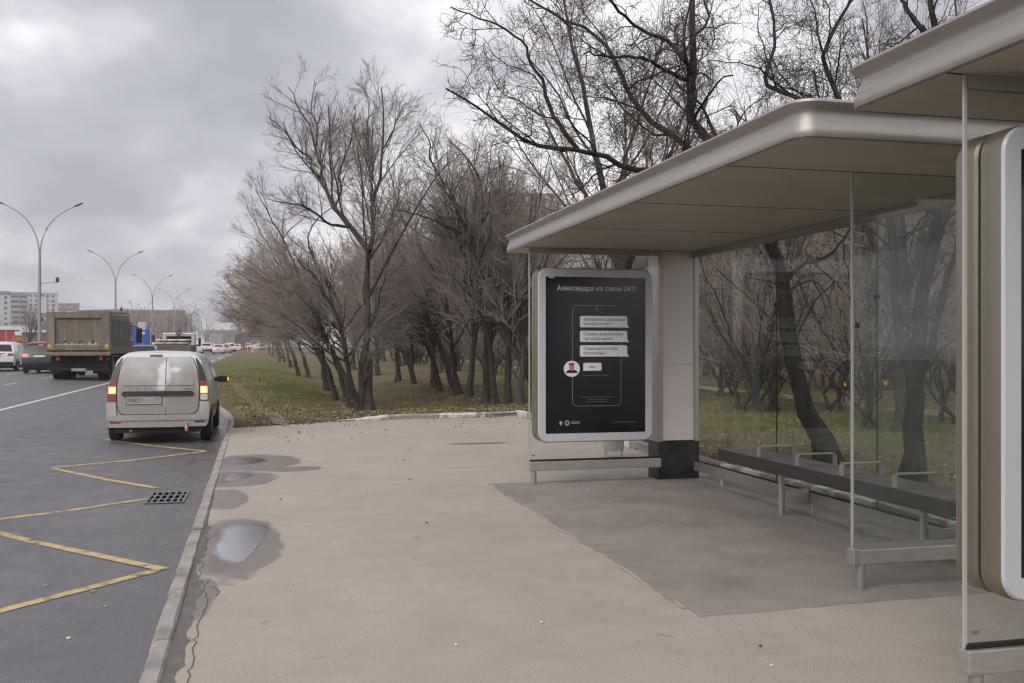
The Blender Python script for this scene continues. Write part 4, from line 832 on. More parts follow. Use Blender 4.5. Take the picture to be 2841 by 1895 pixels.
for s in (-1, 1):
    arch(V, van, 0.80, 0.335, s); arch(V, van, 3.55, 0.335, s)
    wheel(van, s * 0.775, 0.80, 0.312, 0.20, s); wheel(van, s * 0.775, 3.55, 0.312, 0.20, s)
    V.side('side_window', s, [(1.02, 1.95, 3.05), (1.15, 1.95, 2.92), (1.32, 1.97, 2.72), (1.43, 2.0, 2.58)], 0.006, 'car_glass', van)
    V.side('door_line', s, [(0.40, 1.86, 1.868), (0.98, 1.86, 1.868), (1.45, 1.90, 1.908)], 0.004, 'under_black', van, ny=1)
    V.side('rub_strip', s, [(0.52, 1.15, 3.15), (0.58, 1.15, 3.15)], 0.010, 'trim_black', van)
    hd = V.side('door_handle', s, [(0.86, 2.05, 2.2), (0.89, 2.05, 2.2)], 0.02, 'trim_black', van)
    b = MB(); rg_ = []
    for t, r in ((0, 0.55), (0.2, 0.9), (0.6, 1.0), (0.9, 0.8), (1, 0.4)):
        rg_.append([(s * (0.86 + 0.22 * t), 2.86 + 0.07 * r * cos(a), 1.045 + 0.075 * r * sin(a)) for a in np.arange(0, 2 * pi - .01, pi / 6)])
    b.loft(rg_); mi = b.build('wing_mirror', 'trim_black', van, smooth=60)
    MB().box(min(s * 0.90, s * 1.04), max(s * 0.90, s * 1.04), 2.785, 2.80, 0.99, 1.10).build('mirror_glass', 'car_glass', mi)
    if s > 0: MB().ellipsoid((1.075, 2.87, 1.045), (0.022, 0.05, 0.035)).build('side_repeater', 'lamp_amber_lit', mi, smooth=60)
V.windscreen(2.78, 3.42, van)
V.side('roof_edge_line', 1, [(1.47, 0.5, 2.4), (1.475, 0.5, 2.4)], 0.003, 'trim_black', van, ny=4)

# ---------------------------------------------------------------- cars in the traffic
def make_car(name, label, x, y, kind, paint, lit=True, rz=0.0, group=None, detail=2, glassm='car_glass', scale=1.0):
    root = empty(name, (x, y, roadz(x, y + 2)), rz, label, 'car', group); root.scale = (scale,) * 3
    if kind == 'suv':
        c = Car([(0, 1.58), (0.4, 1.64), (1.5, 1.66), (2.4, 1.60), (3.2, 1.12), (4.2, 1.0), (4.55, 0.72)], [(0, 0.86), (0.2, 0.90), (1, 0.93), (3.4, 0.93), (4.3, 0.86), (4.55, 0.7)], [(0.2, 0.10), (0.5, 0.02), (0.8, 0.04), (1.0, 0.10), (1.15, 0.18), (1.45, 0.42), (1.6, 0.55), (1.68, 0.7)], 1.02, 0.30, 0.74, 0.10); zl, zw, R_ = (0.86, 1.0), (1.10, 1.46), 0.36
    else:
        c = Car([(0, 1.00), (0.5, 1.04), (0.9, 1.22), (1.4, 1.42), (2.2, 1.46), (2.9, 1.30), (3.5, 0.98), (4.3, 0.85), (4.5, 0.62)], [(0, 0.80), (0.2, 0.85), (1, 0.88), (3.4, 0.88), (4.3, 0.82), (4.5, 0.66)], [(0.2, 0.08), (0.5, 0.02), (0.8, 0.05), (1.0, 0.10), (1.5, 0.2)], 0.92, 0.24, 0.74, 0.10); zl, zw, R_ = (0.68, 0.84), None, 0.31
    c.body('paint_' + paint, root)
    if zw:
        a, d = c.W(1) * c.g(zw[0]) * 0.83, c.W(1) * c.g(zw[1]) * 0.80
        c.rear('rear_window', [(zw[0], -a, a), ((zw[0] + zw[1]) / 2, -(a + d) / 2, (a + d) / 2), (zw[1], -d, d)], 0.012, glassm, root)
        c.rear('spoiler', [(zw[1] + 0.03, -d, d), (zw[1] + 0.06, -d, d)], 0.05, 'paint_' + paint, root)
    else:
        G = [[(w_ * u, yy, interp(c.top, yy) + 0.012 - 0.04 * u * u) for u in np.linspace(-1, 1, 7)] for yy, w_ in ((0.62, 0.66), (0.9, 0.62), (1.25, 0.55))]
        MB().grid(G).build('rear_window', glassm, root, smooth=60)
    for s in (-1, 1):
        W_ = c.W(0.1) * 0.985
        c.rear('tail_light', [(zl[0], min(s * (W_ - .34), s * W_ * .97), max(s * (W_ - .34), s * W_ * .97)), (zl[1], min(s * (W_ - .30), s * W_ * .96), max(s * (W_ - .30), s * W_ * .96))], 0.016, 'lamp_red_lit' if lit else 'lamp_red', root, nx=4)
        if detail > 0:
            c.side('side_window', s, [(c.belt + .06, 0.75, 2.95), (c.belt + .2, 0.85, 2.75), (c.zr - .16, 1.1, 2.35)] if kind == 'suv' else [(c.belt + .05, 1.05, 3.0), (c.belt + .2, 1.2, 2.8), (c.zr - .15, 1.5, 2.35)], 0.006, 'car_glass', root)
            MB().ellipsoid((s * (c.W(2.9) + 0.10), 2.95, c.belt + 0.06), (0.12, 0.06, 0.08)).build('wing_mirror', 'paint_' + paint, root, smooth=60)
        for yy in (0.85, 3.6):
            wheel(root, s * (c.W(yy) - 0.115), yy, R_, 0.21, s)
            if detail > 1: arch(c, root, yy, R_ + 0.03, s)
    c.rear('bumper', [(c.bot + .01, -.80, .80), (c.bot + .12, -.84, .84), (c.bot + .22, -.84, .84)], 0.02, 'trim_black' if kind == 'suv' else 'paint_' + paint, root, nx=8)
    zp = zl[0] - 0.02 if kind == 'suv' else 0.60
    c.rear('number_plate', [(zp, -.26, .26), (zp + .11, -.26, .26)], 0.022, 'plate_white' if paint != 'white' else 'plate_dirty', root, nx=2)
    if detail > 1: c.rear('plate_strip', [(zp + .13, -.40, .40), (zp + .17, -.40, .40)], 0.02, 'trim_black' if paint != 'dark' else 'rim', root, nx=4)
    if kind == 'sedan': c.rear('boot_line', [(0.90, -.62, .62), (0.908, -.62, .62)], 0.004, 'under_black', root, nx=4)
    if zw: c.rear('high_brake_light', [(zw[1] - .005, -.12, .12), (zw[1] + .02, -.12, .12)], 0.055, 'lamp_red_lit' if lit else 'lamp_red', root, nx=2)
    MB().box(-.7, .7, .15, 4.2, .17, c.bot + .02).build('underbody', 'under_black', root)
    c.windscreen(2.45 if kind == 'suv' else 2.75, 3.15 if kind == 'suv' else 3.45, root)
    return root
make_car('traffic_car', 'dark blue off-road car with red lights beside the dump truck', -11.55, 54.8, 'suv', 'dark_blue', True, glassm='car_glass_dusty')
make_car('traffic_car', 'white off-road car at the edge of the picture beside the dark blue car', -14.7, 59.4, 'suv', 'white', False)
make_car('traffic_car', 'dark car just ahead of the dump truck, only its roof showing', -7.5, 62.5, 'suv', 'dark', False, detail=1, scale=0.93)
FAR = [(-12.4, 152, 'suv', 'silver', 'silver car with red lights beside the brick truck in the queue'), (-10.6, 150, 'sedan', 'white', 'white saloon car beside the silver car in the queue'), (-10.4, 170, 'suv', 'white', 'white off-road car behind a white saloon in the queue'),
       (-9.6, 186, 'sedan', 'silver', 'silver saloon car further along the queue'), (-9.0, 198, 'sedan', 'red', 'dark red saloon car before the grey box truck'), (-7.6, 152, 'sedan', 'white', 'white saloon leading the lane nearest the kerb'), (-7.1, 164, 'sedan', 'beige', 'pale beige saloon behind a white saloon by the kerb lane'),
       (-6.9, 178, 'suv', 'white', 'white tall car third in the lane nearest the kerb'), (-6.3, 236, 'sedan', 'red', 'bright red saloon far along the kerb lane'), (-13.6, 175, 'suv', 'graphite', 'graphite off-road car in the far lane of the queue'), (-13.2, 200, 'sedan', 'silver', 'pale silver saloon far back in the outer lane'), (-10.2, 222, 'sedan', 'white', 'white saloon far back in the middle lane'), (-7.4, 212, 'suv', 'dark', 'dark tall car before the dark trailer'),
       (-13.8, 128, 'sedan', 'graphite', 'graphite saloon beside the flatbed truck in the outer lane'), (-16.2, 140, 'suv', 'white', 'white tall car in the lane by the median'), (-16.6, 165, 'sedan', 'dark', 'dark saloon in the lane by the median'), (-11.4, 196, 'suv', 'beige', 'beige tall car behind the grey box truck lane'), (-8.6, 226, 'sedan', 'silver', 'silver saloon behind the red saloons'), (-6.6, 200, 'sedan', 'white', 'white saloon fourth in the lane nearest the kerb'), (-9.2, 250, 'suv', 'silver', 'silver tall car far behind the box truck'), (-12.6, 236, 'sedan', 'red', 'red saloon far back in the outer lane'), (-6.0, 268, 'suv', 'white', 'white tall car furthest along the kerb lane')]
for x, y, kd, pt_, lb_ in FAR: make_car('traffic_car', lb_, x, y, kd, pt_, True, detail=0, group='cars queueing far along the road')
pk = make_car('parked_car', 'white car parked under the trees by the side road', -1.8, 244, 'suv', 'white', False, radians(40), detail=0)

# ---------------------------------------------------------------- dump truck
m, nd, lk, bs, vec = ground_mat('tipper_steel', 0, 0, 0)
n1_ = noise(nd, lk, vec, 1.6, 7, 0.65); mpn = N(nd, 'ShaderNodeMapping'); mpn.inputs['Scale'].default_value = (4, 4, 0.5); lk.new(vec, mpn.inputs[0]); n2_ = noise(nd, lk, mpn.outputs[0], 1.3, 5, 0.6)
c = ramp(nd, lk, n1_, [(0.3, (0.13, 0.105, 0.082)), (0.7, (0.195, 0.16, 0.128))]); c = mixc(nd, lk, maprange(nd, lk, n2_, 0.5, 0.72, 0, 0.55), c, (0.30, 0.26, 0.20))
lk.new(c, bs.inputs['Base Color']); bs.inputs['Roughness'].default_value = 0.7
mat('tipper_grey', (0.17, 0.185, 0.19), 0.65, var=0.3, vs=2, dirt=(0.2, 0.175, 0.14), dscale=1.6, dlo=0.42, dhi=0.65)
mat('mud_pale', (0.44, 0.38, 0.29), 0.9, var=0.25, vs=6); mat('cab_red', (0.28, 0.045, 0.035), 0.45, var=0.15, vs=3); mat('reflector_amber', (0.65, 0.36, 0.05), 0.35); mat('tarp', (0.16, 0.15, 0.14), 0.8, var=0.35, vs=4)
mat('lamp_red_dim', (0.5, 0.05, 0.05), 0.3, emit=(1, .1, .1), es=0.08)
dt = empty('dump_truck', (-8.02, 45.4, roadz(-8, 47)), 0, 'muddy grey dump truck with red cab driving in the traffic lane', 'truck')
W2, Z0, Z1, LB = 1.27, 1.18, 2.90, 6.0
b = MB()                                   # tipping body: floor, sides with top and bottom rails and ribs
bd = MB().box(-W2 + .04, W2 - .04, 0.12, LB, Z0, Z0 + .12).build('tipper_body', 'tipper_steel', dt)
for s in (-1, 1):
    x0, x1 = sorted((s * (W2 - .10), s * (W2 - .05))); MB().box(x0, x1, .1, LB, Z0, Z1 - .02).build('side_wall', 'tipper_grey', bd)
    x0, x1 = sorted((s * (W2 - .12), s * W2)); MB().box(x0, x1, .06, LB, Z1 - .26, Z1).build('top_rail', 'tipper_steel', bd, bevel=.015)
    MB().box(x0, x1, .06, LB, Z0 - .04, Z0 + .28).build('bottom_rail', 'tipper_steel', bd, bevel=.015)
    for k in range(9): MB().box(x0, x1 - .001 if s > 0 else x1, .25 + k * .68, .25 + k * .68 + .16, Z0 + .28, Z1 - .26).build('rib', 'tipper_grey', bd, bevel=.01)
    MB().box(x0, x1 + (.004 if s > 0 else 0), .0, .28, Z0 + .02, Z1 + .03).build('corner_post', 'tipper_steel', bd, bevel=.015)
MB().box(-W2 + .1, W2 - .1, LB - .06, LB, Z0, Z1 + .02).build('front_wall', 'tipper_steel', bd)
tg = MB().box(-W2 + .0, W2 - .0, .03, .09, Z0 + .12, Z1 + .04).build('tailgate', 'tipper_steel', dt)
fr_ = [(-W2, -.92, Z0 + .12, Z1 + .04), (.92, W2, Z0 + .12, Z1 + .04), (-.92, .92, Z1 - .22, Z1 + .04), (-.92, .92, Z0 + .12, Z0 + .33)]
for x0, x1, z0, z1 in fr_: MB().box(x0, x1, -.06, .03, z0, z1).build('gate_frame', 'tipper_steel', tg, bevel=.015)
for x in (-.5, 0.0, .5): MB().prism([(x - .06, .031), (x + .06, .031), (x + .03, .02), (x - .03, .02)], Z0 + .33, Z1 - .22, 'z').build('gate_crease', 'tipper_steel', tg)
rm = random.Random(4)
for k in range(9):
    x = -.85 + k * .19 + rm.uniform(-.03, .03); h = rm.uniform(.05, .16); MB().prism([(x - .12, Z0 + .335), (x + .13, Z0 + .335), (x + .06, Z0 + .36 + h * .4), (x, Z0 + .34 + h), (x - .07, Z0 + .36 + h * .3)], .02, -.035, 'y').build('mud_ledge', 'mud_pale', tg)
for x in (-.55, .55, 0.05): MB().tube([(x, -.02, Z0 + .5), (x, .03, Z0 + .56)], .05, 8).build('gate_hook', 'iron', tg)
MB().prism([(.10, Z0 + .10), (-.16, Z0 - .02), (-.16, Z0 - .10), (.12, Z0 - .12)], -W2 - .02, W2 + .02, 'x').build('tail_lip', 'tipper_steel', dt)
for x in (-.8, -.3, .3, .8): MB().box(x - .03, x + .03, -.02, .1, Z0 - .02, Z0 + .13).build('hinge', 'iron', tg)
for s in (-1, 1): MB().prism([(s * (W2 - .2), Z0 + .20), (s * (W2 - .06), Z0 + .26), (s * (W2 - .06), Z0 + .42), (s * (W2 - .2), Z0 + .36)], -.066, -.06, 'y').build('amber_reflector', 'reflector_amber', tg)
for x0, x1, y0, y1, z0, z1 in ((-.45, -.28, .2, 8.0, .72, 1.06), (.28, .45, .2, 8.0, .72, 1.06)): MB().box(x0, x1, y0, y1, z0, z1).build('chassis_beam', 'under_black', dt)
MB().box(-1.22, 1.22, .12, .26, .42, .56).build('rear_underrun_bar', 'under_black', dt, bevel=.01)
MB().box(-1.15, 1.15, .30, .36, .56, 1.05).build('light_board', 'under_black', dt)
for s in (-1, 1):
    x0, x1 = sorted((s * .80, s * .92)); MB().box(x0, x1, .22, .30, .86, 1.02).build('tail_light', 'lamp_red_dim', dt); x0, x1 = sorted((s * 1.12, s * 1.18)); MB().box(x0, x1, .22, .30, .88, .96).build('side_marker', 'lamp_red', dt)
    for y in (1.35, 2.75): wheel(dt, s * 1.08, y, .50, .30, s); wheel(dt, s * .74, y, .50, .28, s)
    wheel(dt, s * 1.06, 6.75, .50, .30, s); MB().prism([(y_, z_) for y_, z_ in ((.7, .75), (.75, 1.06), (3.4, 1.06), (3.45, .75), (3.38, .75), (3.33, 1.0), (.82, 1.0), (.77, .75))], s * .9, s * 1.24, 'x').build('mudguard', 'trim_black', dt)
    x0, x1 = sorted((s * .5, s * 1.22)); MB().box(x0, x1, .50, .53, .28, .85).build('mud_flap', 'black_rubber', dt)
MB().box(-.30, .27, .1, .115, .40, .52).build('number_plate', 'plate_dirty', dt)
b = MB(); b.prism([(6.15, .75), (6.1, 2.55), (6.3, 2.75), (7.4, 2.72), (7.75, 1.75), (7.85, .75)], -1.22, 1.22, 'x'); cab = b.build('cab', 'cab_red', dt, bevel=.06)
for s in (-1, 1):
    MB().prism([(6.45, 1.75), (6.45, 2.4), (7.25, 2.4), (7.5, 1.75)], s * 1.222, s * 1.228, 'x').build('side_window', 'car_glass', cab)
    MB().tube([(s * 1.2, 7.5, 2.5), (s * 1.5, 7.65, 2.42)], .025, 8).build('mirror_arm', 'trim_black', cab); MB().box(*sorted((s * 1.38, s * 1.66)), 7.58, 7.72, 1.65, 2.4).build('wing_mirror', 'trim_black', cab, bevel=.03)
MB().box(-1.1, 1.1, 7.76, 7.80, 1.5, 2.55).build('windscreen', 'car_glass', cab)
# rolled tarpaulin canopy over the cab guard
tp = MB().box(-1.0, 1.25, 5.5, 6.5, Z1 + .06, Z1 + .12).build('tarpaulin_guard', 'tarp', dt)
MB().tube([(-1.05, 5.55, Z1 + .22), (-.2, 5.5, Z1 + .25), (.6, 5.52, Z1 + .23), (1.25, 5.5, Z1 + .2)], [.09, .11, .1, .08], 10).build('tarpaulin_roll', 'tarp', tp, smooth=60)
MB().tube([(-1.0, 5.3, Z1 + .12), (.4, 5.25, Z1 + .1), (1.25, 5.3, Z1 + .06)], [.05, .06, .05], 8).build('tarpaulin_roll', 'tarp', tp, smooth=60)
MB().prism([(.85, Z1 + .25), (1.0, Z1 + .25), (.98, Z1 + .52), (.90, Z1 + .42)], 5.7, 5.75, 'y').build('exhaust_flap', 'trim_black', tp)
# ---------------------------------------------------------------- flatbed with bags of bricks
mat('bed_grey', (0.115, 0.105, 0.098), 0.7, var=0.2, vs=2); mat('sack_white', (0.52, 0.47, 0.44), 0.85, var=0.2, vs=6, dirt=(0.32, 0.22, 0.19), dscale=8); mat('cab_white', (0.60, 0.59, 0.58), 0.45, var=0.1, vs=3)
fb = empty('flatbed_truck', (-6.5, 69.6, roadz(-6.5, 71)), 0, 'flatbed truck loaded with pale stacked bags ahead of the van', 'truck')
MB().box(-1.24, 1.24, .05, 5.4, 1.0, 1.12).build('load_bed', 'bed_grey', fb)
tb = MB().box(-1.25, 1.25, -.02, .05, 1.0, 1.55).build('tail_board', 'bed_grey', fb, bevel=.01)
for x in (-.85, 0, .85): MB().box(x - .03, x + .03, -.05, -.02, 1.0, 1.55).build('board_rib', 'bed_grey', tb)
for s in (-1, 1): MB().box(*sorted((s * 1.18, s * 1.25)), .05, 5.4, 1.12, 1.55).build('side_board', 'bed_grey', fb)
MB().box(-.45, .45, .2, 7.2, .7, 1.0).build('chassis', 'under_black', fb)
for s in (-1, 1):
    wheel(fb, s * 1.02, 1.7, .46, .3, s); wheel(fb, s * 1.02, 6.6, .46, .28, s)
    MB().box(*sorted((s * .85, s * 1.1)), .0, .06, .72, .84).build('tail_light', 'lamp_red_dim', fb)
b = MB().prism([(5.6, .7), (5.6, 2.45), (6.9, 2.42), (7.4, 1.6), (7.5, .7)], -1.1, 1.1, 'x').build('cab', 'cab_white', fb, bevel=.08); MB().box(-.85, .85, 5.58, 5.60, 1.7, 2.2).build('rear_window', 'car_glass', b)
for s in (-1, 1): MB().tube([(s * 1.1, 7.0, 2.0), (s * 1.35, 7.0, 1.98)], .02, 6).build('mirror_arm', 'trim_black', b); MB().box(*sorted((s * 1.28, s * 1.45)), 6.97, 7.05, 1.5, 2.1).build('wing_mirror', 'trim_black', b)
MB().tube([(-1.0, 5.3, 2.35), (1.05, 5.3, 2.35)], .07, 8).build('headboard_bar', 'cab_white', fb)
for x in (-1.0, 1.05): MB().tube([(x, 5.3, 1.1), (x, 5.3, 2.35)], .05, 8).build('headboard_post', 'cab_white', fb)
MB().tube([(.0, 5.1, 1.1), (0.02, 5.1, 2.5), (.12, 5.0, 2.62)], .09, 8).build('crane_mast', 'trim_black', fb); MB().box(-.16, .2, 5.0, 5.3, 2.3, 2.55).build('crane_head', 'rim', fb)
rs = random.Random(9)
for row in range(3):
    for lay in range(4):
        for k in range(3):
            x = -1.08 + .72 * k + (.05 if lay % 2 else 0); y = .25 + row * .95; z = 1.13 + lay * .21; b = MB()
            b.loft([[(x + .35 + .345 * t_ * 1.0, y + .42 + .40 * f * cos(a) * 1.0, z + .105 + .1 * f * sin(a)) for a in np.arange(0, 2 * pi - .01, pi / 5)] for t_, f in ((-1, .75), (-.9, .95), (0, 1), (.9, .95), (1, .75))])
            b.build('load_sack', 'sack_white', fb, smooth=60, loc=(rs.uniform(-.02, .02), rs.uniform(-.05, .05), 0))
# ---------------------------------------------------------------- blue lorry and far box trucks
mat('lorry_blue', (0.035, 0.08, 0.42), 0.35, var=0.1, vs=2); mat('box_grey', (0.33, 0.31, 0.31), 0.6, var=0.12, vs=1); mat('box_dark', (0.09, 0.09, 0.095), 0.6, var=0.15, vs=1)
bl = empty('blue_lorry', (-13.0, 104, roadz(-13, 105)), 0, 'bright blue lorry cab with white side fairing ahead of the dump truck', 'truck')
bx = [[(x * 1.25, y, z) for x, z in [(p[0] / 1.0, p[1]) for p in rrect(0, 1.95, 2.0, 2.3, .35, 5)]] for y in (.0, 1.9)]
b = MB().loft([[(x * .94, y - .02, z * .985) for x, y, z in bx[0]], [(x, y + .08, z) for x, y, z in bx[0]], bx[1]]); cb_ = b.build('cab', 'lorry_blue', bl, smooth=40)
for s in (-1, 1):
    MB().prism([(.1, 1.0), (.1, 2.9), (.5, 2.9), (.9, 1.0)], s * 1.252, s * 1.29, 'x').build('side_fairing', 'cab_white', cb_); MB().box(*sorted((s * 1.3, s * 1.55)), 1.6, 1.7, 1.7, 2.4).build('wing_mirror', 'trim_black', cb_)
    wheel(bl, s * 1.05, -2.0, .5, .3, s); wheel(bl, s * 1.05, 1.2, .5, .3, s)
MB().box(-.45, .45, -3.2, 1.8, .6, .9).build('chassis', 'under_black', bl); MB().box(-1.2, 1.2, -3.3, -3.2, .5, .62).build('rear_bar', 'trim_black', bl)
def box_truck(label, x, y, wd, h, L, m_, lights=True):
    r = empty('box_truck', (x, y, roadz(x, y)), 0, label, 'truck'); bo = MB().box(-wd / 2, wd / 2, 0, L, .95, h).build('cargo_box', m_, r, bevel=.03)
    MB().box(-.01, .01, -.006, 0, 1.0, h - .05).build('door_seam', 'seam_dark', bo); MB().box(-wd / 2 + .05, wd / 2 - .05, -.004, 0, h - .1, h - .06).build('door_frame', 'seam_dark', bo)
    MB().box(-.4, .4, .2, L + 1.5, .6, .95).build('chassis', 'under_black', r); MB().box(-wd / 2 + .1, wd / 2 - .1, L + .15, L + 1.9, .7, 2.4).build('cab', 'cab_white', r, bevel=.1)
    for s in (-1, 1):
        wheel(r, s * (wd / 2 - .2), 1.4, .48, .3, s); wheel(r, s * (wd / 2 - .2), L + .9, .48, .3, s); MB().box(*sorted((s * .8, s * 1.1)), .1, .2, .75, .88).build('tail_light', 'lamp_red_lit', r)
    return r
box_truck('pale grey box truck waiting in the queue', -10.6, 205, 2.5, 3.6, 7, 'box_grey'); box_truck('dark covered trailer lorry waiting far along the road', -7.2, 246, 2.55, 3.7, 11, 'box_dark')
# ================================================================== TREES
def bark(name, lo, hi, sc=9.0):
    m, nd, lk, bs, vec = ground_mat(name, 0, 0, 0)
    mp_ = N(nd, 'ShaderNodeMapping'); mp_.inputs['Scale'].default_value = (1, 1, 0.3); lk.new(vec, mp_.inputs[0])
    a = noise(nd, lk, mp_.outputs[0], sc, 6, 0.7, 0.4); g = noise(nd, lk, vec, 1.3, 4, 0.6)
    c = ramp(nd, lk, a, [(0.3, lo), (0.72, hi)]); c = mixc(nd, lk, maprange(nd, lk, g, 0.52, 0.7, 0, 0.35), c, (0.055, 0.062, 0.038))
    lk.new(c, bs.inputs['Base Color']); bs.inputs['Roughness'].default_value = 0.95; bs.inputs['Specular IOR Level'].default_value = 0.15
    bp = N(nd, 'ShaderNodeBump'); bp.inputs['Strength'].default_value = 0.9; bp.inputs['Distance'].default_value = 0.03; lk.new(a, bp.inputs['Height']); lk.new(bp.outputs[0], bs.inputs['Normal'])
bark('bark', (0.03, 0.026, 0.023), (0.115, 0.10, 0.088))
bark('bark_dark', (0.013, 0.012, 0.010), (0.055, 0.049, 0.042))
mat('twig_dark', (0.10, 0.08, 0.072), 0.9, var=0.3, vs=1.2, spec=0.15)
mat('twig', (0.235, 0.195, 0.172), 0.9, var=0.3, vs=1.2, spec=0.15)
mat('twig_pale', (0.32, 0.268, 0.235), 0.9, var=0.3, vs=1.2, spec=0.15)
def tubes(P, R, m):
    """P [B,n,3], R [B,n] -> vertices, quads"""
    B, n, _ = P.shape; T = np.gradient(P, axis=1); T /= np.linalg.norm(T, axis=2, keepdims=True) + 1e-9
    tm = T.mean(1); ref = np.tile(np.array([0.31, 0.17, 0.93]), (B, 1)); ref[np.abs(tm @ np.array([0.31, 0.17, 0.93])) > 0.85] = (0.9, -0.4, 0.1)
    U = np.cross(T, ref[:, None, :]); U /= np.linalg.norm(U, axis=2, keepdims=True) + 1e-9; W_ = np.cross(T, U)
    a = 2 * pi * np.arange(m) / m
    V = P[:, :, None, :] + R[:, :, None, None] * (np.cos(a)[None, None, :, None] * U[:, :, None, :] + np.sin(a)[None, None, :, None] * W_[:, :, None, :])
    i = np.arange(n - 1)[:, None]; j = np.arange(m)[None, :]; q = np.stack([i * m + j, i * m + (j + 1) % m, (i + 1) * m + (j + 1) % m, (i + 1) * m + j], -1).reshape(-1, 4)
    Q = (np.arange(B)[:, None, None] * (n * m) + q[None]).reshape(-1, 4); return V.reshape(-1, 3), Q
def grow(rg, P, R, Ln, k, t0, ang, ratio, n, wig, trop, rr, rmin=0.003, lmin=0.05, taper=0.35, lref=None, tip=0.75):
    B, np_, _ = P.shape; t = t0 + (1 - t0) * (np.arange(k)[None] + rg.uniform(0, 1, (B, k))) / k; t = np.clip(t, 0, 0.999)
    f = t * (np_ - 1); i0 = f.astype(int); fr = (f - i0)[..., None]; bi = np.arange(B)[:, None]
    pos = P[bi, i0] * (1 - fr) + P[bi, i0 + 1] * fr; tan = P[bi, i0 + 1] - P[bi, i0]; tan /= np.linalg.norm(tan, axis=2, keepdims=True) + 1e-9
    rad = R[bi, i0] * (1 - fr[..., 0]) + R[bi, i0 + 1] * fr[..., 0]
    rv = rg.normal(size=tan.shape); perp = rv - (rv * tan).sum(2, keepdims=True) * tan; perp /= np.linalg.norm(perp, axis=2, keepdims=True) + 1e-9
    an = np.radians(rg.uniform(ang[0], ang[1], (B, k)))[..., None]; d = np.cos(an) * tan + np.sin(an) * perp
    L = np.maximum(lmin, Ln[:, None] * ratio * (1.15 - tip * t) * rg.uniform(0.6, 1.3, (B, k)))
    d = d.reshape(-1, 3); L = L.reshape(-1); pos = pos.reshape(-1, 3); rad = rad.reshape(-1)
    if lref:
        keep = rg.random(len(L)) < np.clip(np.repeat(Ln, k) / lref, 0.12, 1); d, L, pos, rad = d[keep], L[keep], pos[keep], rad[keep]
    r0 = np.maximum(rmin, np.minimum(rad * rr, 0.02 * L + rmin)) ; C = len(L)
    out = np.zeros((C, n + 1, 3)); out[:, 0] = pos; trop = np.array(trop)
    for s in range(n):
        d = d + rg.normal(0, wig, (C, 3)) + trop; d /= np.linalg.norm(d, axis=1, keepdims=True); out[:, s + 1] = out[:, s] + d * (L / n)[:, None]
    tt = np.linspace(0, 1, n + 1)[None]; RR = np.maximum(rmin * 0.6, r0[:, None] * (1 - (1 - taper) * tt)); return out, RR, L
def spline(pts, n):
    p = np.array(pts, float); k = len(p); d = np.r_[0, np.cumsum(np.linalg.norm(np.diff(p, axis=0), axis=1))]; u = np.linspace(0, d[-1], n); out = np.zeros((n, 3))
    pe = np.vstack([2 * p[0] - p[1], p, 2 * p[-1] - p[-2]])
    for q, s in enumerate(u):
        i = min(k - 2, max(0, int(np.searchsorted(d, s) - 1))); t = (s - d[i]) / (d[i + 1] - d[i] + 1e-9); a, b_, c_, e = pe[i], pe[i + 1], pe[i + 2], pe[i + 3]
        out[q] = 0.5 * (2 * b_ + (c_ - a) * t + (2 * a - 5 * b_ + 4 * c_ - e) * t * t + (3 * b_ - a - 3 * c_ + e) * t ** 3)
    return out
def tree_meshes(name, seed, limbs, levels, knot=0.02, flare=True, base=None):
    """limbs: (points, r0, r1); levels: list of dicts for grow(); the first goes with the trunk mesh"""
    rg = np.random.default_rng(seed); n = 22; P, R, L = [], [], []
    for i, (pts, r0, r1) in enumerate(limbs):
        s = spline(pts, n); ln = np.linalg.norm(np.diff(s, axis=0), axis=1).sum(); s[1:-1] += rg.normal(0, knot * min(1, ln / 4), (n - 2, 3)); t = np.linspace(0, 1, n)
        r = r0 + (r1 - r0) * t ** 0.8; r *= 1 + rg.normal(0, 0.05, n)
        if flare and s[0][2] < 0.3: r = r * (1 + 0.7 * np.exp(-(s[:, 2] - s[0, 2]) / 0.16)); s[0, 2] -= 0.08
        P.append(s); R.append(r); L.append(ln)
    P, R, L = np.array(P), np.array(R), np.array(L); V, Q = tubes(P, R, 10); tv, tq, off = [V], [Q], len(V); cvs, cqs, co_ = [], [], 0
    for li, lv in enumerate(levels):
        lv = dict(lv); m = lv.pop('m', 3); part_ = lv.pop('part', 'crown'); P, R, L = grow(rg, P, R, L, **lv)
        if base is not None:                       # nothing grows into the shelters
            if li == 0:
                lowb = P[:, 0, 2] < 2.7; P[lowb] = P[lowb, :1] + (P[lowb] - P[lowb, :1]) * .3; R[lowb] *= .25; L[lowb] *= .3
            q = P + np.array(base); hit = ((q[..., 0] < 5.75) & (q[..., 0] > 2.4) & (q[..., 2] < 3.1) & (q[..., 1] < 12.2)).any(1); P, R, L = P[~hit], R[~hit], L[~hit]
        V, Q = tubes(P, R, m)
        if part_ == 'trunk': tv.append(V); tq.append(Q + off); off += len(V)
        else: cvs.append(V); cqs.append(Q + co_); co_ += len(V)
    return np_mesh(name + '_trunk', np.vstack(tv), np.vstack(tq)), np_mesh(name + '_crown', np.vstack(cvs), np.vstack(cqs))
def plant(name, meshes, loc, rz, sc, label, group=None, twig='twig', cat='tree', bk='bark'):
    r = empty(name, loc, rz, label, cat, group); r.scale = sc if isinstance(sc, tuple) else (sc,) * 3
    link('trunk', meshes[0], bk, r); link('crown', meshes[1], twig, r); return r
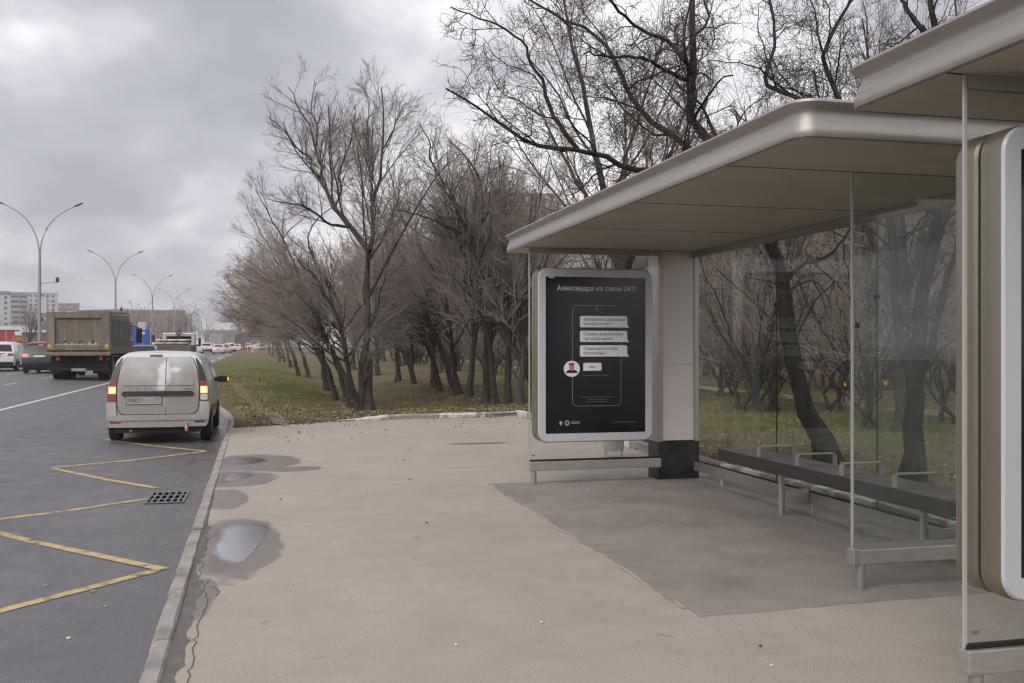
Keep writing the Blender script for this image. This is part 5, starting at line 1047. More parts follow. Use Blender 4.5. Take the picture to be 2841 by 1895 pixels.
T1 = [
  ([(0.05, 0.05, -0.01), (0.04, 0.09, 0.48), (0.08, 0.11, 1.02), (0.01, 0.16, 1.56), (0.03, 0.19, 2.1), (0.09, 0.21, 4.02), (0.18, 0.22, 4.55), (0.15, 0.26, 5.26), (0.29, 0.26, 5.62), (0.4, 0.27, 6.22), (0.42, 0.3, 6.65), (0.44, 0.33, 7.4), (0.41, 0.37, 8.26)], 0.115, 0.012),
  ([(-0.11, 0.04, 0.03), (-0.13, 0.05, 0.66), (-0.11, 0.06, 1.09), (-0.05, 0.06, 1.49), (0.02, 0.06, 1.96)], 0.085, 0.07),
  ([(-0.18, 0.1, 0.06), (-0.34, -0.14, 0.49), (-0.48, -0.39, 1.0), (-0.55, -0.65, 1.39), (-0.67, -0.91, 1.91), (-0.86, -1.14, 2.38), (-1.14, -1.36, 2.84), (-1.34, -1.59, 3.22), (-1.74, -1.78, 3.6)], 0.075, 0.02),
  ([(0.08, 0.04, 4.01), (-0.42, 0.29, 4.65), (-0.76, 0.49, 5.16), (-1.02, 0.68, 5.7), (-1.1, 0.83, 5.94), (-1.04, 0.94, 6.14), (-1.21, 1.1, 6.73), (-1.28, 1.24, 7.12), (-1.45, 1.4, 7.61), (-1.76, 1.61, 8.11), (-1.9, 1.76, 8.47)], 0.085, 0.01),
  ([(-0.75, 0.55, 5.17), (-0.63, 0.3, 5.55), (-0.66, 0.08, 5.97), (-0.58, -0.17, 6.31), (-0.41, -0.44, 6.74), (-0.36, -0.67, 7.3)], 0.035, 0.01),
  ([(-1.2, 1.28, 6.77), (-1.17, 1.17, 7.32), (-1.32, 1.11, 7.73), (-1.25, 0.99, 8.49)], 0.03, 0.008),
  ([(-1.1, 0.85, 5.94), (-1.33, 0.68, 6.15), (-1.38, 0.46, 6.39), (-1.69, 0.31, 6.55), (-2.03, 0.17, 6.99), (-2.39, 0.03, 7.25)], 0.035, 0.008),
  ([(0.16, 0.33, 5.27), (0.12, 0.13, 5.77), (0.1, -0.07, 6.25), (-0.02, -0.24, 6.8), (0.03, -0.46, 7.71)], 0.035, 0.008),
  ([(0.41, 0.27, 6.58), (0.68, 0.44, 7.12), (0.88, 0.63, 7.6), (1.09, 0.82, 8.02)], 0.03, 0.008),
  ([(-0.43, 0.17, 4.64), (-0.93, -0.08, 4.66), (-1.38, -0.34, 4.95), (-1.65, -0.65, 5.04), (-1.98, -0.94, 5.02), (-2.39, -1.21, 5.06)], 0.04, 0.009),
  ([(0.11, 0.03, 3.83), (0.49, 0.35, 4.47), (0.68, 0.72, 4.88), (0.94, 1.07, 5.59), (0.99, 1.47, 6.17)], 0.035, 0.009),
]
T2 = [
  ([(-0.1, -0.26, 0.03), (-0.33, -0.23, 0.46), (-0.54, -0.2, 0.86), (-0.96, -0.12, 1.59), (-1.48, -0.02, 2.23), (-1.85, 0.04, 2.72), (-1.94, 0.04, 3.71), (-1.98, 0.02, 4.21), (-1.85, -0.04, 4.68), (-1.75, -0.09, 5.33), (-1.82, -0.09, 5.94), (-2.14, -0.04, 6.44), (-2.6, 0.05, 6.94)], 0.13, 0.015),
  ([(-1.95, -0.01, 3.7), (-2.16, -0.15, 4.41), (-2.41, -0.28, 5.03), (-2.75, -0.39, 5.5), (-2.99, -0.52, 5.96), (-3.22, -0.65, 6.25), (-3.25, -0.84, 6.66), (-3.55, -0.96, 7.11)], 0.075, 0.01),
  ([(-2.33, -0.23, 4.5), (-2.82, -0.54, 4.66), (-3.39, -0.84, 4.82), (-3.95, -1.14, 4.9), (-4.21, -1.52, 4.87)], 0.045, 0.012),
  ([(-1.99, -0.0, 4.43), (-1.87, 0.41, 5.21), (-1.74, 0.81, 5.83), (-1.92, 1.29, 6.78), (-2.1, 1.78, 6.93)], 0.06, 0.012),
  ([(-1.85, -0.04, 4.68), (-1.35, 0.19, 5.38), (-1.13, 0.48, 5.99), (-0.95, 0.77, 6.8)], 0.05, 0.012),
  ([(-0.97, -0.15, 1.59), (-1.19, 0.24, 2.43), (-0.93, 0.51, 3.06), (-1.12, 0.89, 3.86), (-0.97, 1.19, 4.68)], 0.07, 0.03),
]
T3 = [
  ([(-0.05, 0.01, 0.02), (-0.09, 0.06, 0.15), (-0.2, 0.12, 0.44), (-0.31, 0.18, 0.71), (-0.43, 0.24, 1.23), (-0.5, 0.29, 1.8), (-0.54, 0.34, 2.35), (-0.7, 0.41, 2.93), (-1.03, 0.53, 3.6), (-1.42, 0.66, 4.28), (-1.62, 0.74, 4.41), (-1.68, 0.79, 4.61), (-1.63, 0.81, 5.0), (-1.6, 0.84, 5.55), (-1.61, 0.87, 6.22), (-1.54, 0.89, 7.11)], 0.140, 0.028),
  ([(-0.91, 0.22, 3.04), (-1.44, 0.23, 3.4), (-1.99, 0.24, 3.71), (-2.39, 0.22, 3.77), (-2.76, 0.18, 3.75), (-3.05, 0.13, 3.87), (-3.47, 0.11, 3.96), (-4.01, 0.12, 3.99), (-4.33, 0.07, 4.16), (-4.77, 0.06, 4.4), (-5.12, 0.02, 4.58)], 0.061, 0.012),
  ([(-1.11, 0.37, 3.58), (-1.38, 0.61, 3.99), (-1.63, 0.85, 4.18), (-1.88, 1.08, 4.44), (-2.14, 1.31, 4.76), (-2.27, 1.52, 5.07), (-2.43, 1.73, 5.67), (-2.67, 1.96, 6.03), (-3.33, 2.29, 6.45), (-3.8, 2.58, 6.93)], 0.054, 0.012),
  ([(-3.46, 0.13, 3.97), (-3.7, 0.27, 4.36), (-3.85, 0.4, 4.87), (-3.96, 0.51, 5.12), (-4.01, 0.61, 5.37), (-4.32, 0.77, 5.63), (-4.89, 0.99, 5.89)], 0.032, 0.008),
  ([(-1.62, 0.81, 5.22), (-2.15, 0.32, 5.42), (-2.81, -0.13, 5.46), (-3.52, -0.58, 5.81)], 0.036, 0.012),
  ([(-1.68, 0.72, 5.07), (-2.2, 0.31, 5.05), (-2.67, -0.12, 5.06), (-3.23, -0.52, 4.94), (-3.72, -0.94, 4.81)], 0.032, 0.010),
  ([(-0.6, 0.25, 2.35), (-0.18, 0.48, 2.62), (0.34, 0.69, 2.78), (0.75, 0.92, 3.08), (1.07, 1.18, 3.36)], 0.036, 0.012),
  ([(-0.55, 0.13, 1.46), (-0.58, -0.2, 1.79), (-0.58, -0.55, 2.11), (-0.54, -0.9, 2.32)], 0.014, 0.006),
  ([(-0.55, 0.13, 2.29), (-0.41, -0.18, 2.37), (-0.37, -0.46, 2.14), (-0.47, -0.71, 1.92)], 0.013, 0.005),
]
T4 = [
  ([(-0.01, -0.01, 0.04), (0.04, 0.02, 0.53), (0.08, 0.04, 0.84), (0.1, 0.07, 1.16), (0.16, 0.1, 1.47), (0.22, 0.12, 2.03), (0.33, 0.13, 2.57), (0.5, 0.13, 3.01), (0.66, 0.12, 3.88), (0.56, 0.19, 4.73), (0.47, 0.25, 5.33), (0.41, 0.3, 6.1)], 0.117, 0.024),
  ([(0.01, -0.02, 1.06), (-0.01, 0.11, 1.38), (-0.02, 0.24, 1.77), (0.02, 0.35, 2.26), (0.05, 0.47, 2.93), (-0.01, 0.61, 3.6), (-0.27, 0.8, 4.23), (-0.52, 0.98, 4.96), (-0.36, 1.06, 5.4), (-0.07, 1.12, 5.78), (0.18, 1.18, 6.55)], 0.060, 0.016),
  ([(0.05, -0.03, 1.23), (0.11, -0.16, 1.47), (0.11, -0.29, 1.84), (0.13, -0.42, 2.25), (0.25, -0.57, 2.94), (0.47, -0.75, 3.89)], 0.048, 0.016),
  ([(-0.01, 0.61, 3.6), (-0.44, 0.99, 4.31), (-0.73, 1.33, 4.66), (-0.94, 1.66, 4.88), (-0.71, 1.88, 5.37), (-0.56, 2.12, 5.79), (-0.56, 2.39, 6.62)], 0.040, 0.016),
  ([(0.53, 0.17, 3.02), (0.06, -0.1, 3.18), (-0.4, -0.36, 3.73), (-0.92, -0.61, 4.03)], 0.036, 0.016),
  ([(0.53, 0.27, 5.08), (0.45, 0.7, 5.6), (0.53, 1.09, 6.14)], 0.040, 0.016),
]
UP = [dict(k=13, t0=.20, ang=(22, 48), ratio=.50, n=7, wig=.11, trop=(0, 0, .05), rr=.5, rmin=.006, lmin=.45, m=5, part='trunk', lref=3.6, tip=.98),
      dict(k=10, t0=.10, ang=(22, 48), ratio=.62, n=6, wig=.13, trop=(0, 0, .05), rr=.6, rmin=.0045, lmin=.3, m=4, lref=1.6),
      dict(k=9, t0=.10, ang=(20, 50), ratio=.62, n=4, wig=.15, trop=(0, 0, .05), rr=.65, rmin=.0034, lmin=.2, m=3, lref=1.0),
      dict(k=5, t0=.12, ang=(20, 50), ratio=.68, n=3, wig=.15, trop=(0, 0, .05), rr=.7, rmin=.0034, lmin=.14, m=3, lref=.6)]
GNARL = [dict(k=13, t0=.12, ang=(30, 70), ratio=.42, n=9, wig=.20, trop=(0, 0, .03), rr=.45, rmin=.007, lmin=.3, m=5, part='trunk', lref=4.5, tip=.98),
         dict(k=11, t0=.10, ang=(30, 75), ratio=.56, n=8, wig=.24, trop=(0, 0, .015), rr=.55, rmin=.0048, lmin=.3, m=4, lref=1.9),
         dict(k=11, t0=.1, ang=(30, 75), ratio=.60, n=6, wig=.27, trop=(0, 0, .0), rr=.6, rmin=.0036, lmin=.18, m=3, lref=1.0),
         dict(k=9, t0=.12, ang=(28, 70), ratio=.66, n=3, wig=.28, trop=(0, 0, 0), rr=.7, rmin=.0031, lmin=.12, m=3, lref=.5)]
plant('bare_tree', tree_meshes('twin_stem', 11, T1, UP), (2.35, 24.9, -.02), 0, 1, 'tall bare tree with forked twin stems nearest the pavement end', None, 'twig')
plant('bare_tree', tree_meshes('leaning', 12, T2, [dict(UP[0], ang=(25, 60), wig=.16)] + [dict(q, wig=.2, trop=(0, 0, .03)) for q in UP[1:]]), (7.15, 25.3, .02), 0, 1, 'bare tree leaning towards the road behind the advert panel', None, 'twig')
plant('bare_tree', tree_meshes('gnarled', 13, T3, GNARL, knot=.012, base=(7.13, 11.43, .05)), (7.13, 11.43, .05), 0, 1, 'big gnarled bare tree leaning behind the shelter with limbs over its roof', None, 'twig_dark', bk='bark_dark')
plant('bare_tree', tree_meshes('forked', 14, T4, GNARL, knot=.012, base=(7.05, 9.71, .05)), (7.05, 9.71, .05), 0, 1, 'bare tree forking low behind the glass near the bench end', None, 'twig_dark', bk='bark_dark')
# generic bare trees
def generic(seed, h, stems, lean, spread, fork, r0):
    rg = np.random.default_rng(seed); limbs = []
    for s in range(stems):
        a = rg.uniform(0, 2 * pi); bx_, by_ = 0.18 * cos(a) * (stems > 1), 0.18 * sin(a) * (stems > 1); lx, ly = lean[0] + rg.normal(0, .3), lean[1] + rg.normal(0, .3)
        tr = [(bx_, by_, 0), (bx_ + lx * .12, by_ + ly * .12, fork * .5), (bx_ + lx * .3, by_ + ly * .3, fork)]; n = 3 if stems > 1 else 5
        for k in range(n):
            az = 2 * pi * (k + rg.uniform(-.3, .3)) / n; sp_ = spread * rg.uniform(.5, 1.2); top = h * rg.uniform(.72, 1.0)
            p1 = (tr[2][0] + sp_ * .35 * cos(az) + lx * .15, tr[2][1] + sp_ * .35 * sin(az) + ly * .15, fork + (top - fork) * .35)
            p2 = (tr[2][0] + sp_ * .75 * cos(az) + lx * .4, tr[2][1] + sp_ * .75 * sin(az) + ly * .4, fork + (top - fork) * .72); p3 = (tr[2][0] + sp_ * cos(az) + lx * .7, tr[2][1] + sp_ * sin(az) + ly * .7, top)
            limbs.append(((tr if k == 0 else [tr[2]]) + [p1, p2, p3], r0 if k == 0 else r0 * .6, .012))
    return limbs
def sweeping(seed, h):
    """several stems from one root, limbs sweeping low towards the road (-x) and up"""
    rg = np.random.default_rng(seed); limbs = []
    for st in range(2):
        bx_, by_ = rg.normal(0, .22, 2); lx, ly = rg.normal(-.45, .25), rg.normal(0, .35); zf = rg.uniform(1.1, 1.7); fk = (bx_ + lx * .6, by_ + ly * .6, zf); tr = [(bx_, by_, 0), (bx_ + lx * .25, by_ + ly * .25, zf * .55), fk]
        limbs.append((tr + [(fk[0] + lx, fk[1] + ly, zf + 1.6), (fk[0] + lx * 1.8 + rg.normal(0, .3), fk[1] + ly * 1.6, h * .72), (fk[0] + lx * 2.2 + rg.normal(0, .4), fk[1] + ly * 2, h * rg.uniform(.85, 1))], .085, .01))
        for k in range(8):
            az = pi + rg.normal(0, .85) if k < 5 else rg.uniform(0, 6.28); R_ = rg.uniform(1.6, 3.3) if k < 5 else 1.8; rise_ = rg.uniform(.6, 3.0); z0 = zf + rg.uniform(-.1, .9); p0 = (fk[0] + lx * (z0 - zf) / 1.6, fk[1] + ly * (z0 - zf) / 1.6, z0)
            limbs.append(([p0, (p0[0] + R_ * .35 * cos(az), p0[1] + R_ * .35 * sin(az), z0 + rise_ * .42), (p0[0] + R_ * .72 * cos(az), p0[1] + R_ * .72 * sin(az), z0 + rise_ * .72), (p0[0] + R_ * cos(az), p0[1] + R_ * sin(az), z0 + rise_)], .03, .007))
    return limbs
LV = [dict(q) for q in UP]; LV[0]['k'] = 10; LV[1]['k'] = 8; LV[2]['k'] = 7; LV[3]['k'] = 5; LV[2]['rmin'] = .0042; LV[3]['rmin'] = .0036; LV[3]['n'] = 2
LVG = [dict(q) for q in GNARL]; LVG[0]['k'] = 10; LVG[1]['k'] = 8; LVG[2]['k'] = 6; LVG[3]['k'] = 4; LVG[2]['rmin'] = .0042; LVG[3]['rmin'] = .0036; LVG[3]['n'] = 2; LVG[1]['n'] = 6; LVG[2]['n'] = 4
LVL = [dict(q, trop=(-.04, -.01, .035), wig=q['wig'] * 1.2, lref=q['lref'] * .66, k=q['k'] - (3 if i < 1 else 1 if i < 2 else 0)) for i, q in enumerate(LV)]
PROTO = {
    'vase': tree_meshes('vase', 21, generic(21, 8.5, 1, (0, 0), 2.2, 2.2, .13), LV), 'vase2': tree_meshes('vase2', 22, generic(22, 9.5, 1, (.4, 0), 2.4, 2.8, .14), LV),
    'lean': tree_meshes('lean', 23, sweeping(23, 6.6), LVL), 'lean2': tree_meshes('lean2', 24, sweeping(24, 6.0), LVL),
    'spread': tree_meshes('spread', 25, generic(25, 8.5, 1, (-.6, 0), 3.2, 2.0, .15), LVG), 'shrub': tree_meshes('shrub', 26, generic(26, 3.2, 4, (0, 0), 1.5, .35, .03), [dict(q, k=max(3, q['k'] - 1)) for q in LV[:3]] + [dict(LV[3], k=2)])}
# two trunks lines: roadside row (x about 2.2) and second row (x about 6.2)
ROW1 = [(2.2, 29.2, 'lean', .2, 1.0, 'second'), (2.1, 32.8, 'lean2', -.3, 1.1, 'third'), (2.1, 41.6, 'lean', 0.1, 1.2, 'fourth'), (1.65, 55.3, 'lean2', .15, 1.3, 'fifth'), (1.2, 70, 'lean', -.2, 1.15, 'sixth'), (0.9, 86, 'lean2', .3, 1.0, 'seventh'), (0.8, 104, 'lean', .1, 1.0, 'eighth'), (0.2, 126, 'vase', .1, 1.0, 'ninth'), (-.2, 150, 'vase2', .7, 1.0, 'tenth')]
for x, y, p, rz, sc, o_ in ROW1: plant('bare_tree', PROTO[p], (x, y, lawnz(x, y) - .03), rz, sc, f'{o_} bare tree from the pavement in the row along the road', 'row of bare trees along the road', 'twig_pale')
ROW2 = [(6.32, 24.7, 'vase', 2.0, .72, 'slim bare tree closest to the painted kerb corner'), (6.37, 26.4, 'vase2', .5, .75, 'second slim bare tree from the painted kerb corner'), (6.1, 26.8, 'vase', 4.0, .8, 'third bare tree from the painted kerb corner'), (6.25, 28.7, 'vase2', 2.8, .85, 'fourth bare tree from the painted kerb corner'), (6.37, 31.8, 'vase', 1.1, .9, 'fifth bare tree from the painted kerb corner'),
        (6.12, 33.4, 'lean', .1, 1.15, 'left leaning bare tree midway along the second row'), (6.28, 36.3, 'lean2', -.1, 1.2, 'second left leaning bare tree midway along the second row'), (6.34, 39.0, 'vase2', 3.3, .95, 'upright bare tree beyond the leaning pair in the second row'), (6.12, 44, 'lean', .3, 1.2, 'leaning bare tree far along the second row'), (6.05, 48, 'vase', 5.0, 1.0, 'upright bare tree at the far end of the second row'), (6.0, 57, 'spread', 1.0, 1.0, 'wide bare tree beyond the end of the second row'), (5.5, 68, 'vase2', 2.0, 1.0, 'very distant bare tree in line with the second row')]
for x, y, p, rz, sc, lb_ in ROW2: plant('bare_tree', PROTO[p], (x, y, lawnz(x, y) - .03), rz, sc, lb_, 'second row of bare trees')
rw = random.Random(31); WOOD = []
for (x, y, p) in [(11.0, 15.5, 'vase2'), (11.5, 21, 'vase'), (9.5, 25.5, 'vase2'), (13, 12.0, 'spread')]: WOOD.append((x, y, p))
while len(WOOD) < 150:
    x, y = 9 + 45 * rw.random() ** 1.2, rw.uniform(8, 130)
    if abs(x - 15.3) < 1.6 or (x < 15 and y < 32) or x < 9 + max(0, (y - 60) * .0) or any((x - a) ** 2 + (y - b_) ** 2 < 5.5 for a, b_, _ in WOOD): continue
    if x / max(y, 1) > 1.45: continue
    WOOD.append((x, y, rw.choice(['vase', 'vase2', 'spread', 'spread', 'vase'])))
for x, y, p in WOOD: plant('bare_tree', PROTO[p], (x, y, lawnz(x, y) - .03), rw.uniform(0, 6.28), rw.uniform(.85, 1.25), 'bare tree standing in the wood behind the shelter', 'bare trees of the wood')
SH = []
while len(SH) < 150:
    x, y = 10.5 + 40 * rw.random() ** 1.3, rw.uniform(14, 110)
    if abs(x - 15.3) < 1.3 or x / y > 1.45: continue
    SH.append((x, y))
for x, y in SH: plant('bare_shrub', PROTO['shrub'], (x, y, lawnz(x, y) - .02), rw.uniform(0, 6.28), rw.uniform(.8, 1.5), 'leafless shrub in the undergrowth of the wood', 'leafless shrubs of the wood', 'twig_pale', 'shrub')
# ================================================================== FAR SIDE: LAMPS, SIGNS, BUILDINGS
mat('lamp_steel', (0.30, 0.315, 0.33), 0.45, 0.5, var=0.08, vs=1); mat('lamp_head', (0.05, 0.05, 0.055), 0.5)
def street_lamp():
    r = empty('street_lamp', (0, 0, 0)); H = 13.0
    MB().tube([(0, 0, -.3), (0, 0, 3.5), (0, 0, 8.6)], [.17, .14, .10], 12).build('pole', 'lamp_steel', r, smooth=40)
    for s in (-1, 1):
        pts = [(s * .03, 0, 8.6), (s * .06, 0, 9.2), (s * .22, 0, 10.0), (s * .55, 0, 10.8), (s * 1.05, 0, 11.55), (s * 1.7, 0, 12.1), (s * 2.4, 0, 12.5), (s * 2.75, 0, 12.66)]
        a = MB().tube(pts, [.06, .055, .05, .048, .045, .04, .036, .034], 8).build('arm', 'lamp_steel', r, smooth=60)
        MB().prism([(s * 2.55, 12.56), (s * 2.7, 12.70), (s * 3.2, 12.92), (s * 3.22, 12.86), (s * 2.8, 12.60)], -.14, .14, 'y').build('lamp_head', 'lamp_head', a)
    return r
lamp0 = street_lamp()
for k in range(8):
    d = 78.6 + 39.5 * k; o = lamp0 if k == 0 else copy_tree(lamp0); x = -17.0 - .012 * d; yv = d * 1.085
    o.location = (x, yv, roadz(x, yv)); tag(o, ['nearest double armed street lamp carrying a camera arm', 'second double armed street lamp along the road', 'third double armed street lamp along the road', 'fourth double armed street lamp along the road', 'fifth double armed street lamp along the road', 'sixth double armed street lamp along the road', 'seventh double armed street lamp along the road', 'eighth double armed street lamp, the furthest'][k], 'street lamp', 'street lamps on the median')
ca = MB().tube([(-.15, 0, 6.35), (1.3, 0, 6.45)], .04, 8).build('camera_arm', 'lamp_steel', lamp0); MB().box(1.2, 1.42, -.15, .2, 6.48, 6.85).build('camera', 'lamp_head', ca, bevel=.03)
mat('cabinet_pale', (0.5, 0.5, 0.51), 0.5); MB().box(.12, .55, -.15, .2, 3.95, 5.2).build('equipment_box', 'cabinet_pale', lamp0, bevel=.02); MB().box(.1, .3, -.1, .1, 3.3, 3.6).build('bracket', 'lamp_head', lamp0)
# median strip
b = MB(); rings = []
for yv in [-20, 30, 70, 110, 200, 300, 420]:
    x = -16.9 - .012 * yv; z = roadz(-12, yv); rings.append([(x - 1, yv, z - .1), (x - 1, yv, z + .14), (x + 1, yv, z + .14), (x + 1, yv, z - .1)])
tag(b.loft(rings).build('median_kerb', 'kerb_stone'), kind='structure')
# roadside signs
mat('sign_yellow', (0.75, 0.55, 0.05), 0.4, emit=(1.0, .72, .06), es=0.8); mat('sign_black', (0.02, 0.02, 0.02), 0.5); mat('sign_violet', (0.12, 0.07, 0.16), 0.4, emit=(.3, .18, .4), es=.15); mat('sign_white_lit', (0.8, 0.78, 0.85), 0.4, emit=(.95, .9, 1), es=.7); mat('sign_blue', (0.04, 0.13, 0.34), 0.5); mat('sign_white', (0.66, 0.66, 0.66), 0.5, var=.1, vs=2); mat('sign_grey', (0.42, 0.42, 0.42), 0.5); mat('barrier_orange', (0.6, 0.22, 0.04), 0.5)
def at_px(px, py, d):
    l = (px - 1420.5) / 2724 * d; return (d * sin(TH) + l * cos(TH), d * cos(TH) - l * sin(TH), 1.58 - (py - 962) / 2724 * d)
def post_sign(name, label, c, wd, ht, m_, rim=None, marks=(), pole=.06, cat='sign'):
    r = empty(name, (c[0], c[1], 0), 0, label, cat); zc = c[2]
    MB().tube([(0, .08, -.5), (0, .08, zc + ht / 2 - .05)], pole, 8).build('pole', 'lamp_steel', r); pn = MB().box(-wd / 2, wd / 2, -.06, .02, zc - ht / 2, zc + ht / 2).build('panel', rim or m_, r, bevel=.02)
    if rim: MB().box(-wd / 2 + .08 * wd, wd / 2 - .08 * wd, -.07, -.06, zc - ht * .40, zc + ht * .40).build('face', m_, pn)
    for (x0, x1, z0, z1, mm) in marks: MB().box(x0 * wd, x1 * wd, -.078, -.071, zc + z0 * ht, zc + z1 * ht).build('mark', mm, pn)
    return r
post_sign('light_sign', 'yellow glowing oval board hanging under the branches by the side road', at_px(681, 917, 190), 1.9, .75, 'sign_yellow', 'sign_black', ((-.38, -.3, -.2, .2, 'sign_black'), (-.2, -.12, -.2, .15, 'sign_black'), (0, .08, -.2, .2, 'sign_black'), (.18, .27, -.1, .22, 'sign_black')))
post_sign('billboard', 'small violet billboard with white marks above the queue of cars', at_px(590, 936, 330), 3.0, 1.3, 'sign_violet', 'sign_black', ((-.4, -.2, -.25, .0, 'sign_white_lit'), (-.15, .1, -.25, .05, 'sign_white_lit'), (.15, .4, -.25, .1, 'sign_white_lit'), (-.2, .0, .05, .3, 'sign_white_lit')), .1)
post_sign('road_sign', 'blue direction board half hidden by branches by the side road', at_px(713, 930, 200), 2.6, .75, 'sign_blue', None, ((-.35, .1, -.1, .1, 'sign_white'),))
sg = post_sign('road_sign', 'white square road sign with a small plate below it on the median', at_px(394, 905, 92), .68, .70, 'sign_grey', 'sign_white', ((-.2, .2, -.25, -.18, 'sign_white'), (-.2, -.12, -.25, .2, 'sign_white'), (.1, .2, -.1, .22, 'sign_white')))
MB().box(-.26, .26, -.05, 0, at_px(394, 924, 92)[2] - .1, at_px(394, 924, 92)[2] + .1).build('lower_plate', 'sign_white', sg)
c = at_px(692, 968, 178); post_sign('road_sign', 'blue and white sign board standing by the side road', (c[0], c[1], 1.2), .7, .9, 'sign_blue', 'sign_white')
c = at_px(701, 970, 170); r = empty('road_barrel', (c[0], c[1], roadz(-6, c[1])), 0, 'orange road barrel at the mouth of the side road', 'barrel'); MB().loft([[(q * cos(a), q * sin(a), z) for a in np.arange(0, 6.2, .63)] for q, z in ((.34, 0), (.3, .1), (.27, .9), (.2, 1.0))]).build('body', 'barrier_orange', r, smooth=50)
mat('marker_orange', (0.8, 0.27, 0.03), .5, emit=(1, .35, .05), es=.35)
c = at_px(2343, 1063, 26); r = empty('tree_tag', (c[0], c[1], 0), 0, 'small orange marker on a stake in the wood behind the shelter', 'marker'); MB().tube([(0, .03, -.1), (0, .03, c[2] + .1)], .02, 6).build('stake', 'bark', r); MB().box(-.045, .045, -.01, .02, c[2] - .07, c[2] + .07).build('plate', 'marker_orange', r)
# ---- apartment blocks
mat('block_white', (0.56, 0.53, 0.51), 0.85, var=.06, vs=.1); mat('block_cream', (0.50, 0.43, 0.33), 0.85); mat('block_pink', (0.30, 0.17, 0.155), 0.85); mat('block_grey', (0.33, 0.31, 0.30), 0.85, var=.08, vs=.1); mat('brick_brown', (0.215, 0.135, 0.095), 0.9, var=.1, vs=.2); mat('win_dark', (0.07, 0.07, 0.08), .2); mat('win_mid', (0.17, 0.16, 0.17), .3); mat('balcony', (0.40, 0.38, 0.38), .8); mat('roof_felt', (0.2, 0.185, 0.18), .9); mat('block_beige', (0.66, 0.61, 0.58), .85, var=.06, vs=.1)
WIN = {}
def win_mesh(wd, ht, m_):
    k = (round(wd, 2), round(ht, 2), m_)
    if k not in WIN:
        b = MB().box(-wd / 2, wd / 2, -.12, .05, -ht / 2, ht / 2); me = b.mesh('window'); me.materials.append(MATS[m_]); WIN[k] = me
    return WIN[k]
def block(label, c, rz, wd, dp, ht, m_, floors, cols, roof=True, pad=1.2, wsz=(1.4, 1.5), base=1.0, balc=(), side_cols=0, parapet='roof_felt', name='apartment_block'):
    r = empty(name, c, rz, label, 'building'); wl_ = MB().box(-wd / 2, wd / 2, 0, dp, -2, ht).build('wall', m_, r)
    if roof: MB().box(-wd / 2 - .2, wd / 2 + .2, -.2, dp + .2, ht, ht + 1.0).build('roof', parapet, r)
    fh = (ht - base) / floors; cw = (wd - 2 * pad) / cols
    for f in range(floors):
        for k in range(cols):
            x = -wd / 2 + pad + cw * (k + .5); z = base + fh * (f + .52)
            if k in balc:
                bb = MB().box(x - cw * .46, x + cw * .46, -1.0, 0, z - fh * .42, z - fh * .05).build('balcony', 'balcony', r); o = link('window', win_mesh(cw * .86, fh * .42, 'win_dark'), None, r); o.location = (x, -.15, z + fh * .18)
            else:
                o = link('window', win_mesh(wsz[0], wsz[1], 'win_dark' if (f * 7 + k * 3) % 5 else 'win_mid'), None, r); o.location = (x, 0, z)
        for k in range(side_cols):
            o = link('window', win_mesh(wsz[0], wsz[1], 'win_dark'), None, r); o.rotation_euler = (0, 0, pi / 2); o.location = (wd / 2, dp * (k + .5) / side_cols, base + fh * (f + .52))
    return r
def gp(px, d): return at_px(px, 962, d)[:2] + (0.0,)
block('white apartment block with stacked grey balconies at the picture edge', gp(28, 540), radians(22), 20, 14, 30.0, 'block_white', 10, 4, balc=(2, 3), side_cols=2)
block('cream topped end wall of the white blocks', gp(-6, 580), radians(22), 14, 12, 33.5, 'block_cream', 11, 3)
block('tall white block with pink window bays behind the lamp post', gp(100, 640), radians(18), 26, 16, 36, 'block_white', 12, 7, balc=(1, 4), wsz=(1.8, 1.6), parapet='block_grey')
block('lower long white block stretching behind the dump truck', gp(150, 600), radians(10), 46, 14, 21.5, 'block_white', 7, 14, wsz=(1.3, 1.6))
block('red panelled block with light roof above the white houses', gp(184, 690), radians(12), 17, 14, 31.5, 'block_pink', 10, 4, balc=(0, 2), parapet='block_grey')
block('long brown brick building beyond the strip of woods', gp(405, 620), radians(6), 48, 16, 24.0, 'brick_brown', 8, 16, wsz=(1.1, 1.4))
block('lower wing of the brown brick building', gp(500, 618), radians(6), 10, 14, 21.0, 'brick_brown', 7, 3, wsz=(1.1, 1.4))
MB  # stair heads on the brick roof
block('pale tower block far behind the trees over the shelter', gp(1440, 270), 0, 19, 16, 43, 'block_beige', 14, 6, balc=(1, 4), parapet='block_grey')
block('wide panel block seen through the branches behind the shelter glass', gp(2560, 125), radians(-30), 60, 12, 25, 'block_beige', 9, 18, balc=(2, 3, 8, 9, 14, 15), parapet='block_grey')
block('second panel block behind the wood at the picture edge', gp(2900, 120), radians(-35), 50, 12, 27, 'block_beige', 9, 15, balc=(2, 7, 12), parapet='block_grey')
block('distant low grey block beyond the end of the road', gp(640, 900), 0, 46, 15, 16, 'brick_brown', 5, 14)
